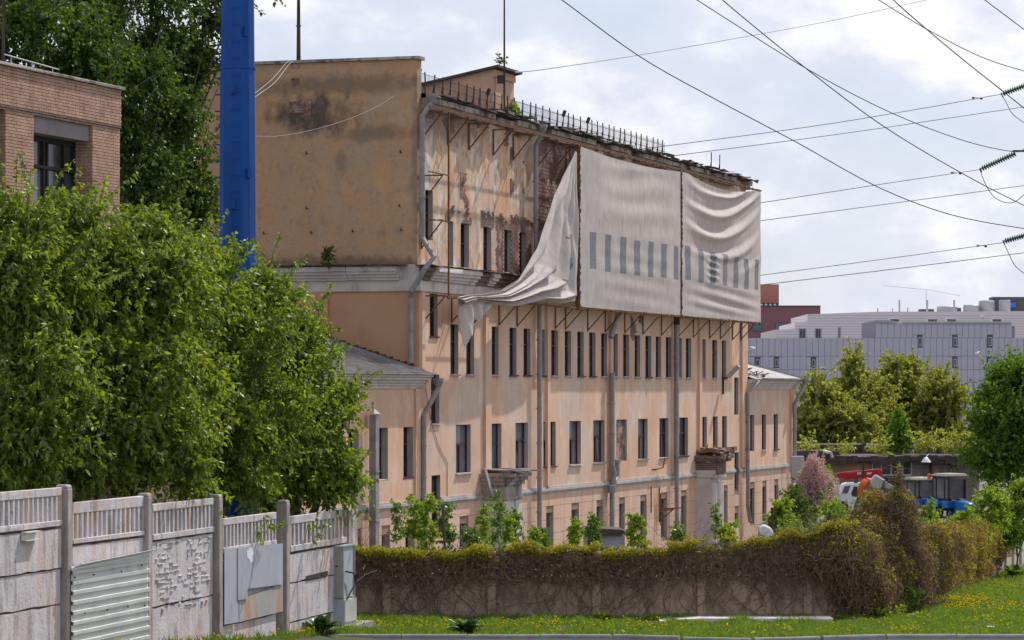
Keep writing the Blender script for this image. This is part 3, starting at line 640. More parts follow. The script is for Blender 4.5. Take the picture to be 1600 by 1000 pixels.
# annexes: cornice and hipped roofs
m = MB(); mr_ = MB()
pc = [(.08,8.55,8.68),(.16,8.68,8.80),(.26,8.80,8.93),(.40,8.93,9.06),(.50,9.06,9.16)]
for (d, z0, z1) in pc:
    m.box(-14.3, .25, -.10-d, 0, z0, z1); mr_.box(XE-.1, XR+d, -d, 0, z0, z1); mr_.box(XR, XR+d, 0, 11, z0, z1)
m.build('annex_cornice', 'white_moulding', bld, bevel=.01); mr_.build('annex_cornice', 'white_moulding', bld, bevel=.01)
sl = .325
m = MB(); m.quad((-14.4,-.72,9.17),(.32,-.72,9.17),(.0,6.0,9.17+6.7*sl),(-14.4,6.0,9.17+6.7*sl)); m.quad((-14.4,-.72,9.17),(-14.4,-.72,9.24),(.32,-.72,9.24),(.32,-.72,9.17))
m.quad((.0,6,9.17+6.7*sl),(.0,11,9.6),(-14.4,11,9.6),(-14.4,6,9.17+6.7*sl)); m.quad((-14.4,-.70,9.165),(-14.4,.0,9.165),(.32,.0,9.165),(.32,-.70,9.165))
x = -14.2
while x < .0: m.bar((x,-.70,9.22),(x,5.9,9.17+6.6*sl+.05),.07,.07); x += .42
m.build('annex_roof', 'roof_tin', bld)
m = MB(); R = random.Random(9); y = .25
while y < 6: L = .33; m.box(-.22+R.uniform(-.05,.05), .0, y, y+L*.9, 9.17+(y+.72)*sl, 9.17+(y+.72)*sl+.17, j=.04); y += L
m.build('roof_flashing', 'roof_felt', bld)
m = MB(); rz = 9.17+5.5*sl
m.poly([(XE,-.7,9.17),(XR+.7,-.7,9.17),(XR-4.5,5,rz),(XE,5,rz)]); m.poly([(XR+.7,-.7,9.17),(XR+.7,11.3,9.17),(XR-4.5,5,rz)]); m.poly([(XR+.7,11.3,9.17),(XE,11.3,9.17),(XE,5,rz),(XR-4.5,5,rz)])
m.box(XE+1.8,XR+.75,-.78,-.60,9.17,9.26); m.bar((XR+.7,-.7,9.2),(XR-4.5,5,rz+.05),.14,.12)
m.build('annex_roof', 'roof_tin', bld)
m = MB()
for q in range(30):
    x = R.uniform(XE+.2, XE+3.0); y = R.uniform(-.6, 1.8); m.bar((x,y,9.25+(y+.7)*sl),(x+R.uniform(.2,.6),y+R.uniform(-.5,.5),9.3+(y+.7)*sl+R.uniform(0,.25)), R.uniform(.1,.3), .03)
m.build('roof_debris', 'roof_felt', bld, kind='stuff')
# rooftop house
ix, iy = B.hit(770, 100, 1.5); tx, _ = B.hit(803, 112, 1.5)
m = MB(); z0 = 21.7; zt = 24.35
m.poly([(ix,1.5,z0),(ix,1.5,zt),(ix,8,zt-1.25),(ix,8,z0)]); m.quad((ix,1.5,z0),(tx,1.5,z0),(tx,1.5,zt),(ix,1.5,zt)); m.poly([(tx,1.5,z0),(tx,8,z0),(tx,8,zt-1.25),(tx,1.5,zt)]); m.quad((ix,8,z0),(ix,8,zt-1.25),(tx,8,zt-1.25),(tx,8,z0))
m.box(ix+.3, ix+1.9, 1.46, 1.5, z0, zt-.45)
m.build('rooftop_house', 'plaster_roofhouse', bld)
m = MB(); m.prismx([(1.15,zt+.02),(1.15,zt+.14),(8.2,zt-1.22),(8.2,zt-1.34)], ix-.25, tx+.3); m.build('rooftop_house_roof', 'roof_felt', bld)
m = MB(); m.box(ix-.02, tx+.05, 1.42, 1.5, zt-.42, zt-.06); m.build('rooftop_house_band', 'plaster_roofhouse', bld)
# windows
for i, r in enumerate(W3): window(r, bld, style=1 if i % 3 else 0, glass='glass_dark', tr=.66)
for i, r in enumerate(W2):
    if i == 6:   # bricked up
        m = MB(); m.box(r[0], r[1], .14, .3, r[2], r[3]); bu = m.build('bricked_up_window', 'mortar_dark', bld, label='window opening closed with red brick')
        bricks('exposed_brick', r[0], r[1], r[2], r[3], lambda x, z: True, .14, .02, 'brick_red', parent=bu, seed=4); continue
    o = window(r, bld, style=1, glass='glass_dark' if i in (3, 8, 9) else 'glass_grey', tr=(.60,.58,.62)[i % 3])
    if i in (1, 3, 5, 9):
        a_, b_, p_, q_ = r; m = MB(); m.box(a_+.08, (a_+b_)/2-.1, .262, .266, p_+.1, p_+(q_-p_)*random.uniform(.35,.6)); m.build('curtain', 'sill_pale', o)
r = W2[2]; m = MB(); m.prism([(r[0]+.1,r[2]+.1),(r[0]+.75,r[2]+.12),(r[0]+.9,r[2]+.5),(r[0]+.6,r[2]+.95),(r[0]+.15,r[2]+.9)], .16, .2); m.build('loose_casement', 'frame_brown', bld)
for r in W1: window(r, bld, y=.22, glass='glass_grey', fm='frame_grey', sill=False)
for r in WL: window(r, bld, y=.20, style=1)
for r in WL1: window(r, bld, y=.24, sill=False)
for i, r in enumerate(WR): window(r, bld, y=.18, sill=i in (1,2,4))
for i, r in enumerate(ST): window(r, bld, y=.19, sill=i < 2, style=0)
for r in W4+S4: window(r, bld, y=.33, style=1, sill=False, tr=.55)
# exposed brick on the upper storey
xa, xb = B.x(838), B.x(900)
def mA(x, z):
    e = .5*nzm(x, z, .9, 3)+.35*nzm(x, z, 2.5, 8); w_ = 1.0 if z > 16.5 else 1.25
    return xa+.35+e*1.5 < x < xb+.5+e*2-(21.3-z)*.02
bricks('exposed_brick', xa-1, xb+1, 14.3, 21.1, lambda x, z: mA(x, z) and nzm(x, z, 3.1, 4) > -.45, .10, .03, bl=.42, bh=.15, jt=.03, seed=11)
bricks('exposed_brick', B.x(776), B.x(835), 14.2, 17.4, lambda x, z: not any(o[0]-.02 < x < o[1]+.02 and z < o[3] for o in W4) and (abs(x-(B.x(777)+.9)) < .75+.8*nzm(x,z,1.5,5) or x > B.x(803)-.2) and z < 16.9+.9*nzm(x,z,1.5,2), .10, .02, seed=12)
bricks('exposed_brick', B.x(800), B.x(822), 17.6, 21.2, lambda x, z: nzm(x, z, .8, 14) > .12+(21.2-z)*.06, .10, .02, seed=13)
for i, r in enumerate(W4): bricks('exposed_brick', r[0]-.35, r[1]+.35, r[3], r[3]+.75, lambda x, z: nzm(x, z, 1.6, i*3+.5) > -.12+(z-r[3]-.3)*.5, .10, .02, 'brick_old', seed=20+i)
bricks('exposed_brick', B.x(722), B.x(735), 17.0, 18.6, lambda x, z: nzm(x, z, 1.1, 41) > -.05, .10, .02, seed=15)
bricks('exposed_brick', .8, 14, 20.3, 21.2, lambda x, z: nzm(x, z, .9, 77) > .08+(21.2-z)*.2, .10, .02, 'brick_old', seed=16)
bricks('exposed_brick', B.x(985), B.x(1005), 11.0, 12.6, lambda x, z: nzm(x, z, .9, 31) > .0 and not any(o[0] < x < o[1] for o in W3 if z < 11.6), .0, .015, 'brick_old', seed=17)
# bricks on the gable (side) wall
gy = lambda px, py: (lambda w: (w, CZ+(HY-py)*(137+.316*w)/F))(-(((px-CX)/F*137+4.14)/(.9487+(px-CX)/F*.316)))
def gb(px0, px1, py0, py1, thr, s):
    w0, z1 = gy(px1, py0); w1, z0 = gy(px0, py1)
    bricks('exposed_brick', w0, w1, z0, z1, lambda x, z: nzm(x, z, 1.1, s) > thr, -.004, .012, 'brick_red', seed=s, axis='y')
gb(452,486,158,188,-.12,51); gb(455,492,128,137,-.6,52) if False else None; gb(455,468,121,133,-1,53); gb(456,468,97,107,-1,54)
# hooks in the gable wall
for (px, py) in ((413,365),(487,364),(552,362),(628,360),(480,326),(625,322),(627,238),(480,240)):
    w_, z_ = gy(px, py); m = MB(); m.bar((-.12,0,0),(0,0,0),.05); m.bar((-.12,0,0),(-.12,0,.1),.04); m.build('wall_hook', 'dark_metal', bld, (-.004, w_, z_))
# ---- downpipes
def pipe(pts, r, name='downpipe', mat='pipe_grey', joints=True, funnel=False, n=10):
    m = MB(); m.tube(pts, r, n)
    if joints:
        for a, b in zip(pts[:-1], pts[1:]):
            a = Vector(a); b = Vector(b); L = (b-a).length; d = (b-a).normalized(); k = int(L/1.9)
            for i in range(1, k+1):
                p = a+d*(L*i/(k+1)); m.tube([p-d*.05, p+d*.05], r*1.2, n)
                if abs(d.z) > .8: m.bar(p, p+Vector((0, .2, 0)), .03)
    if funnel:
        p = Vector(pts[0]); m.tube([p, p+Vector((0,0,.28)), p+Vector((0,0,.42))], [r, r*2.1, r*2.2], n)
    return m.build(name, mat, bld, smooth=False)
X = B.x
pipe([(.25,-.50,21.3),(.06,-.12,20.7),(.06,-.12,15.3),(-.15,-.75,14.4),(-.55,-.5,13.9),(-.55,.15,12.9),(-.28,.28,12.6),(-.28,.28,9.7)], .125, funnel=True)
xx = X(664,-.3); pipe([(xx+.5,-.75,8.6),(xx+.3,-.5,8.0),(xx-.1,-.28,7.4),(xx-.1,-.28,3.2),(xx-.1,-.28,.3)], .12, funnel=True)
xx = X(843.5,-.3); pipe([(xx,-.28,12.7),(xx,-.28,-1)], .12)
xx = X(838,-.3); pipe([(xx,-.62,21.2),(xx,-.28,20.6),(xx,-.28,15.2)], .12, funnel=True)
xx = X(957,-.3); pipe([(xx,-.28,9.4),(xx,-.28,4.5),(xx+.2,-.35,4.0),(xx,-.28,3.2),(xx,-.28,-1)], .14)
m = MB(); m.tube([(xx-.3,-.3,11.3),(xx+.5,-.55,12.75)], .15, 10); m.build('broken_pipe', 'pipe_grey', bld)
m = MB(); m.tube([(xx+.75,-.35,3.7),(xx+.75,-.35,4.6)], .13, 10); m.tube([(xx+.75,-.35,4.6),(xx+.75,-.35,4.75)], .2, 10); m.tube([(xx+.75,-.35,3.8),(xx+.2,-.35,3.55)], .12, 10); m.build('vent_elbow', 'pipe_grey', bld); m = MB(); m.tube([(xx-.5,-.4,3.4),(xx-.5,-.4,3.0)], .22, 10); m.build('vent_drum', 'pipe_grey', bld)
xx = X(1058,-.3); pipe([(xx,-.28,12.3),(xx,-.28,-1)], .13)
m = MB(); m.tube([(xx,-.28,12.25),(xx,-.28,12.55),(xx+.1,-.1,12.7)], .18, 10); m.build('pipe_head', 'dark_metal', bld)
xx = X(1169,-.3); pipe([(xx+1.2,-.7,9.0),(xx,-.28,8.3),(xx,-.28,1.2),(xx+.5,-.3,.2)], .12)
xx = X(1242,-.3); pipe([(xx+.8,-.8,8.9),(xx+.5,-.7,8.5),(xx,-.28,7.6),(xx,-.28,-1)], .13, funnel=True)
# square flue in front of the left annex
xx = X(588.5,-.5); m = MB(); m.box(xx-.42, xx, -.62, -.32, .0, 7.45); m.box(xx-.45, xx+.03, -.65, -.29, 5.0, 5.06); m.box(xx-.45, xx+.03, -.65, -.29, 2.9, 2.96); m.lathe(xx-.21, -.47, [(.26,7.48),(.03,7.68)], 8); m.build('square_flue', 'pipe_grey', bld)
# small rusty pieces on the facade
m = MB(); xx = X(1036,-.2); m.bar((xx-2.3,-.15,3.1),(xx-2.3,-.15,1.6),.06); m.bar((xx-.6,-.15,3.0),(xx-.6,-.15,1.0),.07); m.bar((xx-.3,-.15,2.6),(xx-.3,-.15,.8),.06); m.bar((xx-.6,-.15,1.6),(xx-.3,-.9,1.75),.07); m.bar((xx-.6,-.15,1.05),(xx-.3,-.9,1.75),.07); m.bar((xx-.6,-.15,1.75),(xx+1.2,-.9,1.75),.07); m.build('rusty_bracket', 'rust_frame', bld)
m = MB(); xx = X(1020,-.1); m.tube([(xx,-.05,4.0),(xx,-.25,4.0),(xx+1.6,-.25,4.1),(xx+2.0,-.25,4.6)], .05, 6); m.build('bent_pipe', 'rust_frame', bld)
m = MB()
def cab(pts, r=.018): m.tube(pts, r, 4, cap=False)
cab([(X(662),-.03,8.9),(X(672),-.03,7.2),(X(684),-.03,6.0),(X(698),-.03,5.2),(X(698),-.03,3.6)]); m.build('wall_cable', 'dirty_stone', bld)
# lamp sticking out of the wall near the far end
wl_ = empty('wall_lamp', B.w(X(1131,-.1), 0, 0), TH, 'old grey flood lamp tilted up on a dark bracket at the factory far end', 'lamp')
zl_ = B.z(1131, 597); m = MB(); m.bar((0,-.06,zl_-.75),(0,-.06,zl_+.3),.10); m.bar((0,-.06,zl_+.2),(0,-.5,zl_+.35),.07); m.build('bracket','dark_metal',wl_)
m = MB(); m.bar((0,-.35,zl_+.30),(0,-1.05,zl_+1.0),.42,.22); m.build('housing','lamp_grey',wl_,bevel=.03)
# ---- entrance porticos
def portico(px0, px1, wfr, zt, proj, tag_, broken):
    # px0..px1 side seen on the pixel row, wfr width of front in px
    a = X(px0); P = empty(tag_, (0,0,0)); P.parent = bld
    ya = -proj; b = B.x(wfr, -proj)
    m = MB(); zl = 3.3
    if not broken:
        m.box(a, a+.7, ya, 0, ZB, zl-.02); m.box(b-.9, b, ya, 0, ZB, zl-.02); m.box(a+.7, b-.9, ya+.1, 0, 2.3, zl-.02)
        m.box(a+.72,b-.92,ya+.35,0,ZB,2.28, m=1); m.build('pier', ['white_moulding','glass_dark'], P)
    else:
        m.box(a, b, ya+.35, 0, ZB, zl-.02)
        for q in (a+.28, a+1.5, b-.9, b-.3): m.tube([(q, ya+.3, ZB), (q, ya+.3, zl-.3)], .27, 14)
        m.build('column_front', 'white_moulding', P)
    m = MB(); m.box(a-.06, b+.06, ya-.06, 0, zl, zl+.16); m.box(a-.0, b+.0, ya+.02, 0, zl+.16, zl+.95 if broken else zl+.7); m.build('entablature', 'dirty_stone' if not broken else 'white_moulding', P)
    z = zl+.7; m = MB()
    if not broken:
        m.box(a-.1, b+.1, ya-.10, 0, z, z+.2); m.box(a-.2, b+.2, ya-.22, 0, z+.2, z+.38); m.box(a-.3, b+.36, ya-.36, 0, z+.38, z+.55); m.build('portico_cornice', 'dirty_stone', P)
        m = MB(); R = random.Random(2)
        for q in range(16):
            x_ = a-.5+R.random()*(b-a+.9); m.bar((x_, -.1, z+.62+R.uniform(0,.12)), (x_+R.uniform(-.3,.5), ya-.55+R.uniform(-.15,.15), z+.55+R.uniform(-.05,.15)), R.uniform(.3,.7), .03)
        m.bar((a-.3,-.3,z+.8),(a-.95,-.9,z-.5),.12,.04); m.bar((a-.3,-1.3,z+.8),(a+.4,ya-.4,z+.75),.5,.04)
        m.build('roof_sheets', 'roof_tin', P)
    else:
        bricks('exposed_brick', a, b+.1, zl+.1, zl+.95, lambda x, z: True, ya, .04, 'brick_old', parent=P, seed=61)
        bricks('exposed_brick', ya, 0, zl+.45, zl+.95, lambda x, z: nzm(x,z,1.2,8) > -.05, a, .03, 'brick_old', parent=P, seed=62, axis='y')
        m = MB(); R = random.Random(4)
        for q in range(70):
            x_ = R.uniform(a-.3, b+.35); y_ = R.uniform(ya-.4, 0); z_ = zl+.95+R.uniform(0,.62); s = R.uniform(.1,.3)
            m.box(x_-s, x_+s, y_-s, y_+s, z_, z_+s*.8, j=.06)
        m.box(a-.25, b+.3, ya-.3, 0, zl+.96, zl+1.12, j=.03); m.box(a-.33, b+.45, ya-.45, 0, zl+1.14, zl+1.3, j=.04)
        m.build('broken_cornice', 'brick_old', P)
    return P
portico(752, 790, 816, 0, 1.25, 'portico', False)
portico(1087, 1117, 1133, 0, 1.25, 'portico', True)
# small extractor vents low at the left
for (px, py) in ((697, 792),):
    m = MB(); t_, z_ = B.hit(px, py); m.box(-.2,.2,-.25,0,-.25,.25); m.build('vent_box', 'steel_dark', bld, (t_, 0, z_))

# ================================================================ banner frame and sheets
PF = -1.05
bf = empty('scaffold_banner_frame', (B.O[0], B.O[1], 0), TH, 'rusty bracket frame bolted along the upper storey of the orange factory, holding the white sheets', 'frame')
def bracket(x, zt, h, arm=PF, name='bracket'):
    m = MB(); m.bar((0,-.03,0),(0,-.03,-h),.06); m.bar((0,-.03,-.02),(0,arm,-.02),.06); m.bar((0,-.03,-h+.04),(0,arm+.05,-.06),.05); return m.build(name, 'rust_frame', bf, (x, 0, zt))
for px in (662,705,739,779,807,867,883,917.5,945,975.5,1004,1033,1060,1083,1108,1125,1144,1156.5): bracket(X(px), 12.72, 1.15)
for px in (660.5,701.6,734.6,772.7,804,843,868,886): 
    o = bracket(X(px), 20.95, 1.25); o.location.y = .08
for (px, zt, zb) in ((660.5, 18.1, 1.3),(660.5,16.1,1.3)): o = bracket(X(px), zt, zb); o.location.y = .08
XC = [B.x(701,PF), B.x(902.5,PF), B.x(1062,PF), B.x(1186.5,PF)]
for i, xx in enumerate(XC):
    m = MB(); z0 = 12.55; z1 = 20.95
    m.bar((xx,PF,z0),(xx,PF,z1),.07 if i in (0,3) else .20); 
    if i in (1,2):
        R = random.Random(i)
        for q in range(34): zz = z0+(z1-z0)*q/34; m.bar((xx+R.uniform(-.12,.12),PF-.10,zz),(xx+R.uniform(-.14,.14),PF-.12,zz+.22),.07)
    m.build('upright', 'rust_frame', bf)
m = MB(); R = random.Random(8)
m.bar((XC[0]-.2,PF,12.66),(XC[3],PF,12.66),.09); m.bar((XC[0]-2.5,PF,20.98),(XC[3],PF,20.98),.08); m.bar((XC[0],PF+.3,21.15),(XC[3]-3,PF+.3,21.15),.05); m.bar((XC[0],PF+.3,12.7),(XC[3],PF+.3,12.7),.05)
x = XC[1]
while x < XC[3]: m.bar((x,PF-.04,12.66+R.uniform(-.05,.05)),(x+.4,PF-.06,12.68+R.uniform(-.07,.07)),.07); m.bar((x,PF-.02,20.98+R.uniform(-.06,.04)),(x+.5,PF-.05,20.98+R.uniform(-.06,.06)),.08); x += .42
m.bar((XC[0]-2.6,PF,12.66+3.36),(XC[0],PF,16.02),.05); m.bar((XC[0]-2.6,PF,18.1),(XC[0],PF,18.1),.05)
m.build('rail', 'rust_frame', bf)
def pip(p, poly):
    x, y = p; c = False; n = len(poly)
    for i in range(n):
        x1, y1 = poly[i]; x2, y2 = poly[(i+1) % n]
        if (y1 > y) != (y2 > y) and x < (x2-x1)*(y-y1)/(y2-y1)+x1: c = not c
    return c
def sheet(x0, x1, z0, z1, disp, prints, label, holes=None, nx=240, nz=130):
    V = []; 
    for j in range(nz+1):
        for i in range(nx+1):
            u, v = i/nx, j/nz; dy, dz = disp(u, v)
            dy += .018*abs(mnoise.noise(Vector((u*7, v*3.2, 31))))+.007*abs(mnoise.noise(Vector((u*15+v*6, v*11, 37))))-.014*max(math.exp(-((u-k_)/.005)**2) for k_ in (.17,.38,.60,.81)); V.append((x0+(x1-x0)*u, PF-.09+dy, z0+(z1-z0)*v+dz))
    Fq = []; mi = []
    for j in range(nz):
        for i in range(nx):
            Fq.append((j*(nx+1)+i, j*(nx+1)+i+1, (j+1)*(nx+1)+i+1, (j+1)*(nx+1)+i))
            uc = x0+(x1-x0)*(i+.5)/nx; vc = z0+(z1-z0)*(j+.5)/nz+disp((i+.5)/nx,(j+.5)/nz)[1]
            mi.append(1 if any(a < uc < b and p < vc < q for a, b, p, q in prints) else 0)
    me = bpy.data.meshes.new('banner_sheet'); me.from_pydata(V, [], Fq); o = link('banner_sheet', me, None, ['tarp_cloth','tarp_print'], (B.O[0],B.O[1],0), (0,0,TH))
    me.polygons.foreach_set('material_index', mi); me.polygons.foreach_set('use_smooth', [True]*len(Fq)); me.update()
    tag(o, label, 'banner', 'white printed sheets on the factory front'); return o
def pr(l): return [(B.x(a,PF-.09), B.x(b,PF-.09), B.z(a,(d+0),PF-.09), B.z(a,c,PF-.09)) for a,b,c,d in l]
P2 = pr([(921,930.5,361,420),(944,953,366,424),(966.6,976,370,427),(988,998,374,430),(1010.5,1019,377,432),(1031,1040,380,434),(1052,1060,383,436)])
P3 = pr([(1070,1078.5,384,436),(1090,1098.6,388.5,441),(1108,1116.6,393,444),(1127,1134.7,397,446),(1144,1151.6,400,449),(1161.5,1169,403,451),(1178.5,1185,404.5,453)])
def d2(u, v):
    env = math.sin(math.pi*min(1, max(0, (u-.16)/.8)))**.7 if .16 < u < .96 else 0
    sag = -.9*(2*u-1)**2*0+0
    wob = mnoise.noise(Vector((u*2.2, v*3, 5)))
    ph = v*38-9.0*(u-.45)**2+2.2*wob
    a = (.018+.024*max(0, mnoise.noise(Vector((u*1.6, v*6, 11)))+.35))*env*sm(.38, .60, v)*sm(1.02,.90,v)
    dy = a*math.sin(ph)+.06*mnoise.noise(Vector((u*5, v*4, 1)))*sm(0,.08,u)*sm(1,.92,u)+.012*env*math.sin(v*60+u*3)*sm(.5,.3,v)
    top = -.22*math.sin(math.pi*u)**.8*sm(.9,1,v)
    return dy-.12*math.sin(math.pi*u)*math.sin(math.pi*v), top+.0
def d3(u, v):
    s = (u-.52)/.5; env = max(0, 1-s*s)
    wob = mnoise.noise(Vector((u*2, v*3, 15)))
    ph = (v+.15*(1-s*s)-.10*s)*40+1.6*wob
    a = (.07+.10*max(0, mnoise.noise(Vector((u*1.5, v*5, 21)))+.5))*env*sm(.30, .58, v)*sm(1.05,.97,v)
    low = .05*env*math.sin((v*1.0+.05*s)*70)*sm(.34,.1,v)*sm(0,.1,v)
    cr = .07*math.exp(-((u-.36)/.05)**2)*math.sin(v*120+u*20)*sm(.2,.3,v)*sm(.5,.42,v)
    top = -.42*max(0,(1-((u-.5)/.42)**2))*sm(.85,1,v)
    return a*(math.sin(ph)+.35*math.sin(2*ph+.8))+low+cr+.06*mnoise.noise(Vector((u*5, v*5, 7)))-.10*math.sin(math.pi*u)*math.sin(math.pi*v), top
sheet(XC[1]+.12, XC[2]-.12, 12.72, 20.9, d2, P2, 'middle white sheet between two rusty uprights, seven grey windows printed on it')
sheet(XC[2]+.14, XC[3]-.02, 12.72, 20.9, d3, P3, 'right white sheet sagging in deep curved folds, at the far end of the orange factory')
# the torn sheet: lofted between an outer (left) edge and the upright
def lerpcurve(C, s):
    L = [0]
    for a, b in zip(C[:-1], C[1:]): L.append(L[-1]+math.dist(a, b))
    d = s*L[-1]
    for k in range(len(C)-1):
        if d <= L[k+1] or k == len(C)-2:
            f_ = (d-L[k])/(L[k+1]-L[k]); return tuple(C[k][i]+(C[k+1][i]-C[k][i])*f_ for i in range(2))
CA = [(899,236),(886,268),(868,306),(852,348),(836,388),(822,412),(805,436),(780,452),(752,459),(728,461),(714,464)]
CB = [(901.5,238),(902,300),(902.5,360),(903,420),(903,470),(880,474),(850,470),(826,476),(800,480),(770,474),(742,470),(720,478)]
PTS = []; nu, nv = 90, 110; MI = []
kink = [(881,371),(890.5,363),(892,385),(893.5,419),(883.5,423),(887,388)]
patches = [[(846,432),(862,416),(864,424),(850,438)], [(866,404),(870,400),(867,424),(862,428)], [(868,432),(874,438),(877,442),(873,441)]]
fan = []
for j in range(nv+1):
    v = j/nv; pa = lerpcurve(CA, v); pb = lerpcurve(CB, v)
    for i in range(nu+1):
        u = i/nu; px = pa[0]+(pb[0]-pa[0])*u; py = pa[1]+(pb[1]-pa[1])*u
        w_ = sm(0, .25, v); tight = 1-sm(.55, .95, v)*.35
        fd = .20*w_*math.sin(u*22+2.5*math.sin(v*3)+v*3)*tight*(1-.7*sm(.55,1,u)*sm(.6,.2,v))+.10*w_*math.sin(u*47-v*9)*(1-.6*u)+.10*mnoise.noise(Vector((u*6, v*7, 3)))*w_+.07*w_*abs(mnoise.noise(Vector((u*14, v*5, 13))))
        y_ = PF-.15+fd-.22*w_*math.sin(math.pi*u)*sm(.2,.6,v)
        t_, z_ = B.hit(px, py, PF-.15); PTS.append((t_, y_, z_))
Fq = []
for j in range(nv):
    for i in range(nu):
        Fq.append((j*(nu+1)+i, (j+1)*(nu+1)+i, (j+1)*(nu+1)+i+1, j*(nu+1)+i+1)); v = (j+.5)/nv; u = (i+.5)/nu
        pa = lerpcurve(CA, v); pb = lerpcurve(CB, v); p = (pa[0]+(pb[0]-pa[0])*u, pa[1]+(pb[1]-pa[1])*u)
        MI.append(1 if pip(p, kink) or any(pip(p, q) for q in patches) else 0)
# hanging rag at the left end
off = len(PTS); nu2, nv2 = 30, 40
for j in range(nv2+1):
    v = j/nv2
    for i in range(nu2+1):
        u = i/nu2; L = 58*(1-u)**.9*(.75+.25*math.sin(u*9+1))+14; px = 713+u*52+v*(14*(1-u)-6*u); py = 465+u*2+v*L*(1+.12*math.sin(u*40)*v)
        t_, z_ = B.hit(px, py, PF-.05); PTS.append((t_, PF-.12+.16*math.sin(u*16+v*2)*min(1,v*3)+.06*math.sin(u*41), z_))
for j in range(nv2):
    for i in range(nu2):
        Fq.append((off+j*(nu2+1)+i, off+(j+1)*(nu2+1)+i, off+(j+1)*(nu2+1)+i+1, off+j*(nu2+1)+i+1)); MI.append(0)
me = bpy.data.meshes.new('torn_banner_sheet'); me.from_pydata(PTS, [], Fq); o = link('torn_banner_sheet', me, None, ['tarp_cloth','tarp_print'], (B.O[0],B.O[1],0), (0,0,TH))
me.polygons.foreach_set('material_index', MI); me.polygons.foreach_set('use_smooth', [True]*len(Fq)); me.update()
tag(o, 'torn white sheet hanging from its top corner, swept into a ragged heap at the left', 'banner', 'white printed sheets on the factory front')
# ================================================================ brick building on the left
BO = at(187, 609, 100.0)
K = Fr((BO.x, BO.y), TH)
kb = empty('brick_building', (BO.x, BO.y, 0), TH, 'small pinkish brick building with dark framed windows, rising behind the bushes at the left edge', 'building')
ztop = K.z(187,141); zb = K.z(187,197)
xa0 = K.x(-60); wx0, wx1 = K.x(52.5), K.x(145); wz1 = 16.97; wz0 = 13.7; px9 = K.x(9)
ops = [(wx0, wx1, wz0, wz1), (xa0+.01, px9, wz0, wz1), (wx0, wx1, 9.6, 12.2), (xa0+.01, px9, 9.6, 12.2)]
mb = MB(); wall(mb, xa0, 0, 0, ztop, ops, .03, .75, 0, 0); mb.quad((0,.03,0),(0,12,0),(0,12,ztop),(0,.03,ztop)); mb.quad((xa0,.03,0),(xa0,.03,ztop),(xa0,12,ztop),(xa0,12,0)); mb.quad((xa0,12,ztop-.3),(xa0,.03,ztop-.3),(0,.03,ztop-.3),(0,12,ztop-.3)); mb.quad((xa0,12,0),(xa0,12,ztop),(0,12,ztop),(0,12,0))
mb.build('wall', 'mortar_dark', kb)
def clear(x, z, m_=.0): return not any(a < x < b and p < z < q for a, b, p, q in ops)
def course(name, x0, x1, z0, z1, y, bl, bh, seed, hdr=None):
    R = random.Random(seed); m = MB(); k = 0; z = z0; jt = .016
    while z < z1-.03:
        L = bl if not hdr or k % hdr else bl/2
        x = x0-(L+jt)*.5*(k % 2); zz = min(z+bh, z1)
        while x < x1:
            a, b = max(x, x0), min(x+L, x1)
            for o in ops:
                if o[2]-.02 < z+bh/2 < o[3]:
                    if a < o[0] < b: b = o[0]
                    elif a < o[1] < b: a = o[1]
            if b-a > .03 and clear((a+b)/2, z+bh/2): m.box(a, b, y-R.uniform(0,.008), y+.035, z, zz)
            x += L+jt
        z += bh+jt; k += 1
    m.build(name, 'wall_brick', kb, kind='stuff')
course('brick', xa0, -.0, zb+.0, ztop-.02, -.06, .27, .082, 1, hdr=2)
course('brick', xa0, -.0, 9.0, zb-.09, 0.0, .31, .082, 2)
m = MB(); m.box(xa0, 0, -.055, .03, zb-.075, zb-.01); m.build('mortar_belt', 'mortar_dark', kb)
def rev(xe, z0, z1, y0, y1, seed):     # bricks on the window jamb facing the near end
    R = random.Random(seed); m = MB(); z = z0; k = 0
    while z < z1-.05:
        y = y0-.15*(k % 2)
        while y < y1:
            a, b = max(y, y0), min(y+.29, y1)
            if b-a > .04: m.box(xe-.02, xe+.03, a, b, z, z+.082)
            y += .306
        z += .098; k += 1
    m.build('brick', 'wall_brick', kb, kind='stuff')
rev(wx1-.0, wz0, wz1, .0, .72, 5); rev(px9, wz0, wz1, .0, .72, 6)
m = MB(); m.box(xa0-.1, .12, -.16, .25, ztop, ztop+.10, j=.015); m.box(.0, .14, .2, 12, ztop, ztop+.10); m.build('coping', 'dirty_stone', kb, bevel=.01)
lx1 = K.x(139, .1); m = MB(); m.box(wx0, lx1, .10, .60, wz1-.55, wz1-.01); m.build('lintel_panel', 'lintel_grey', kb, bevel=.01)
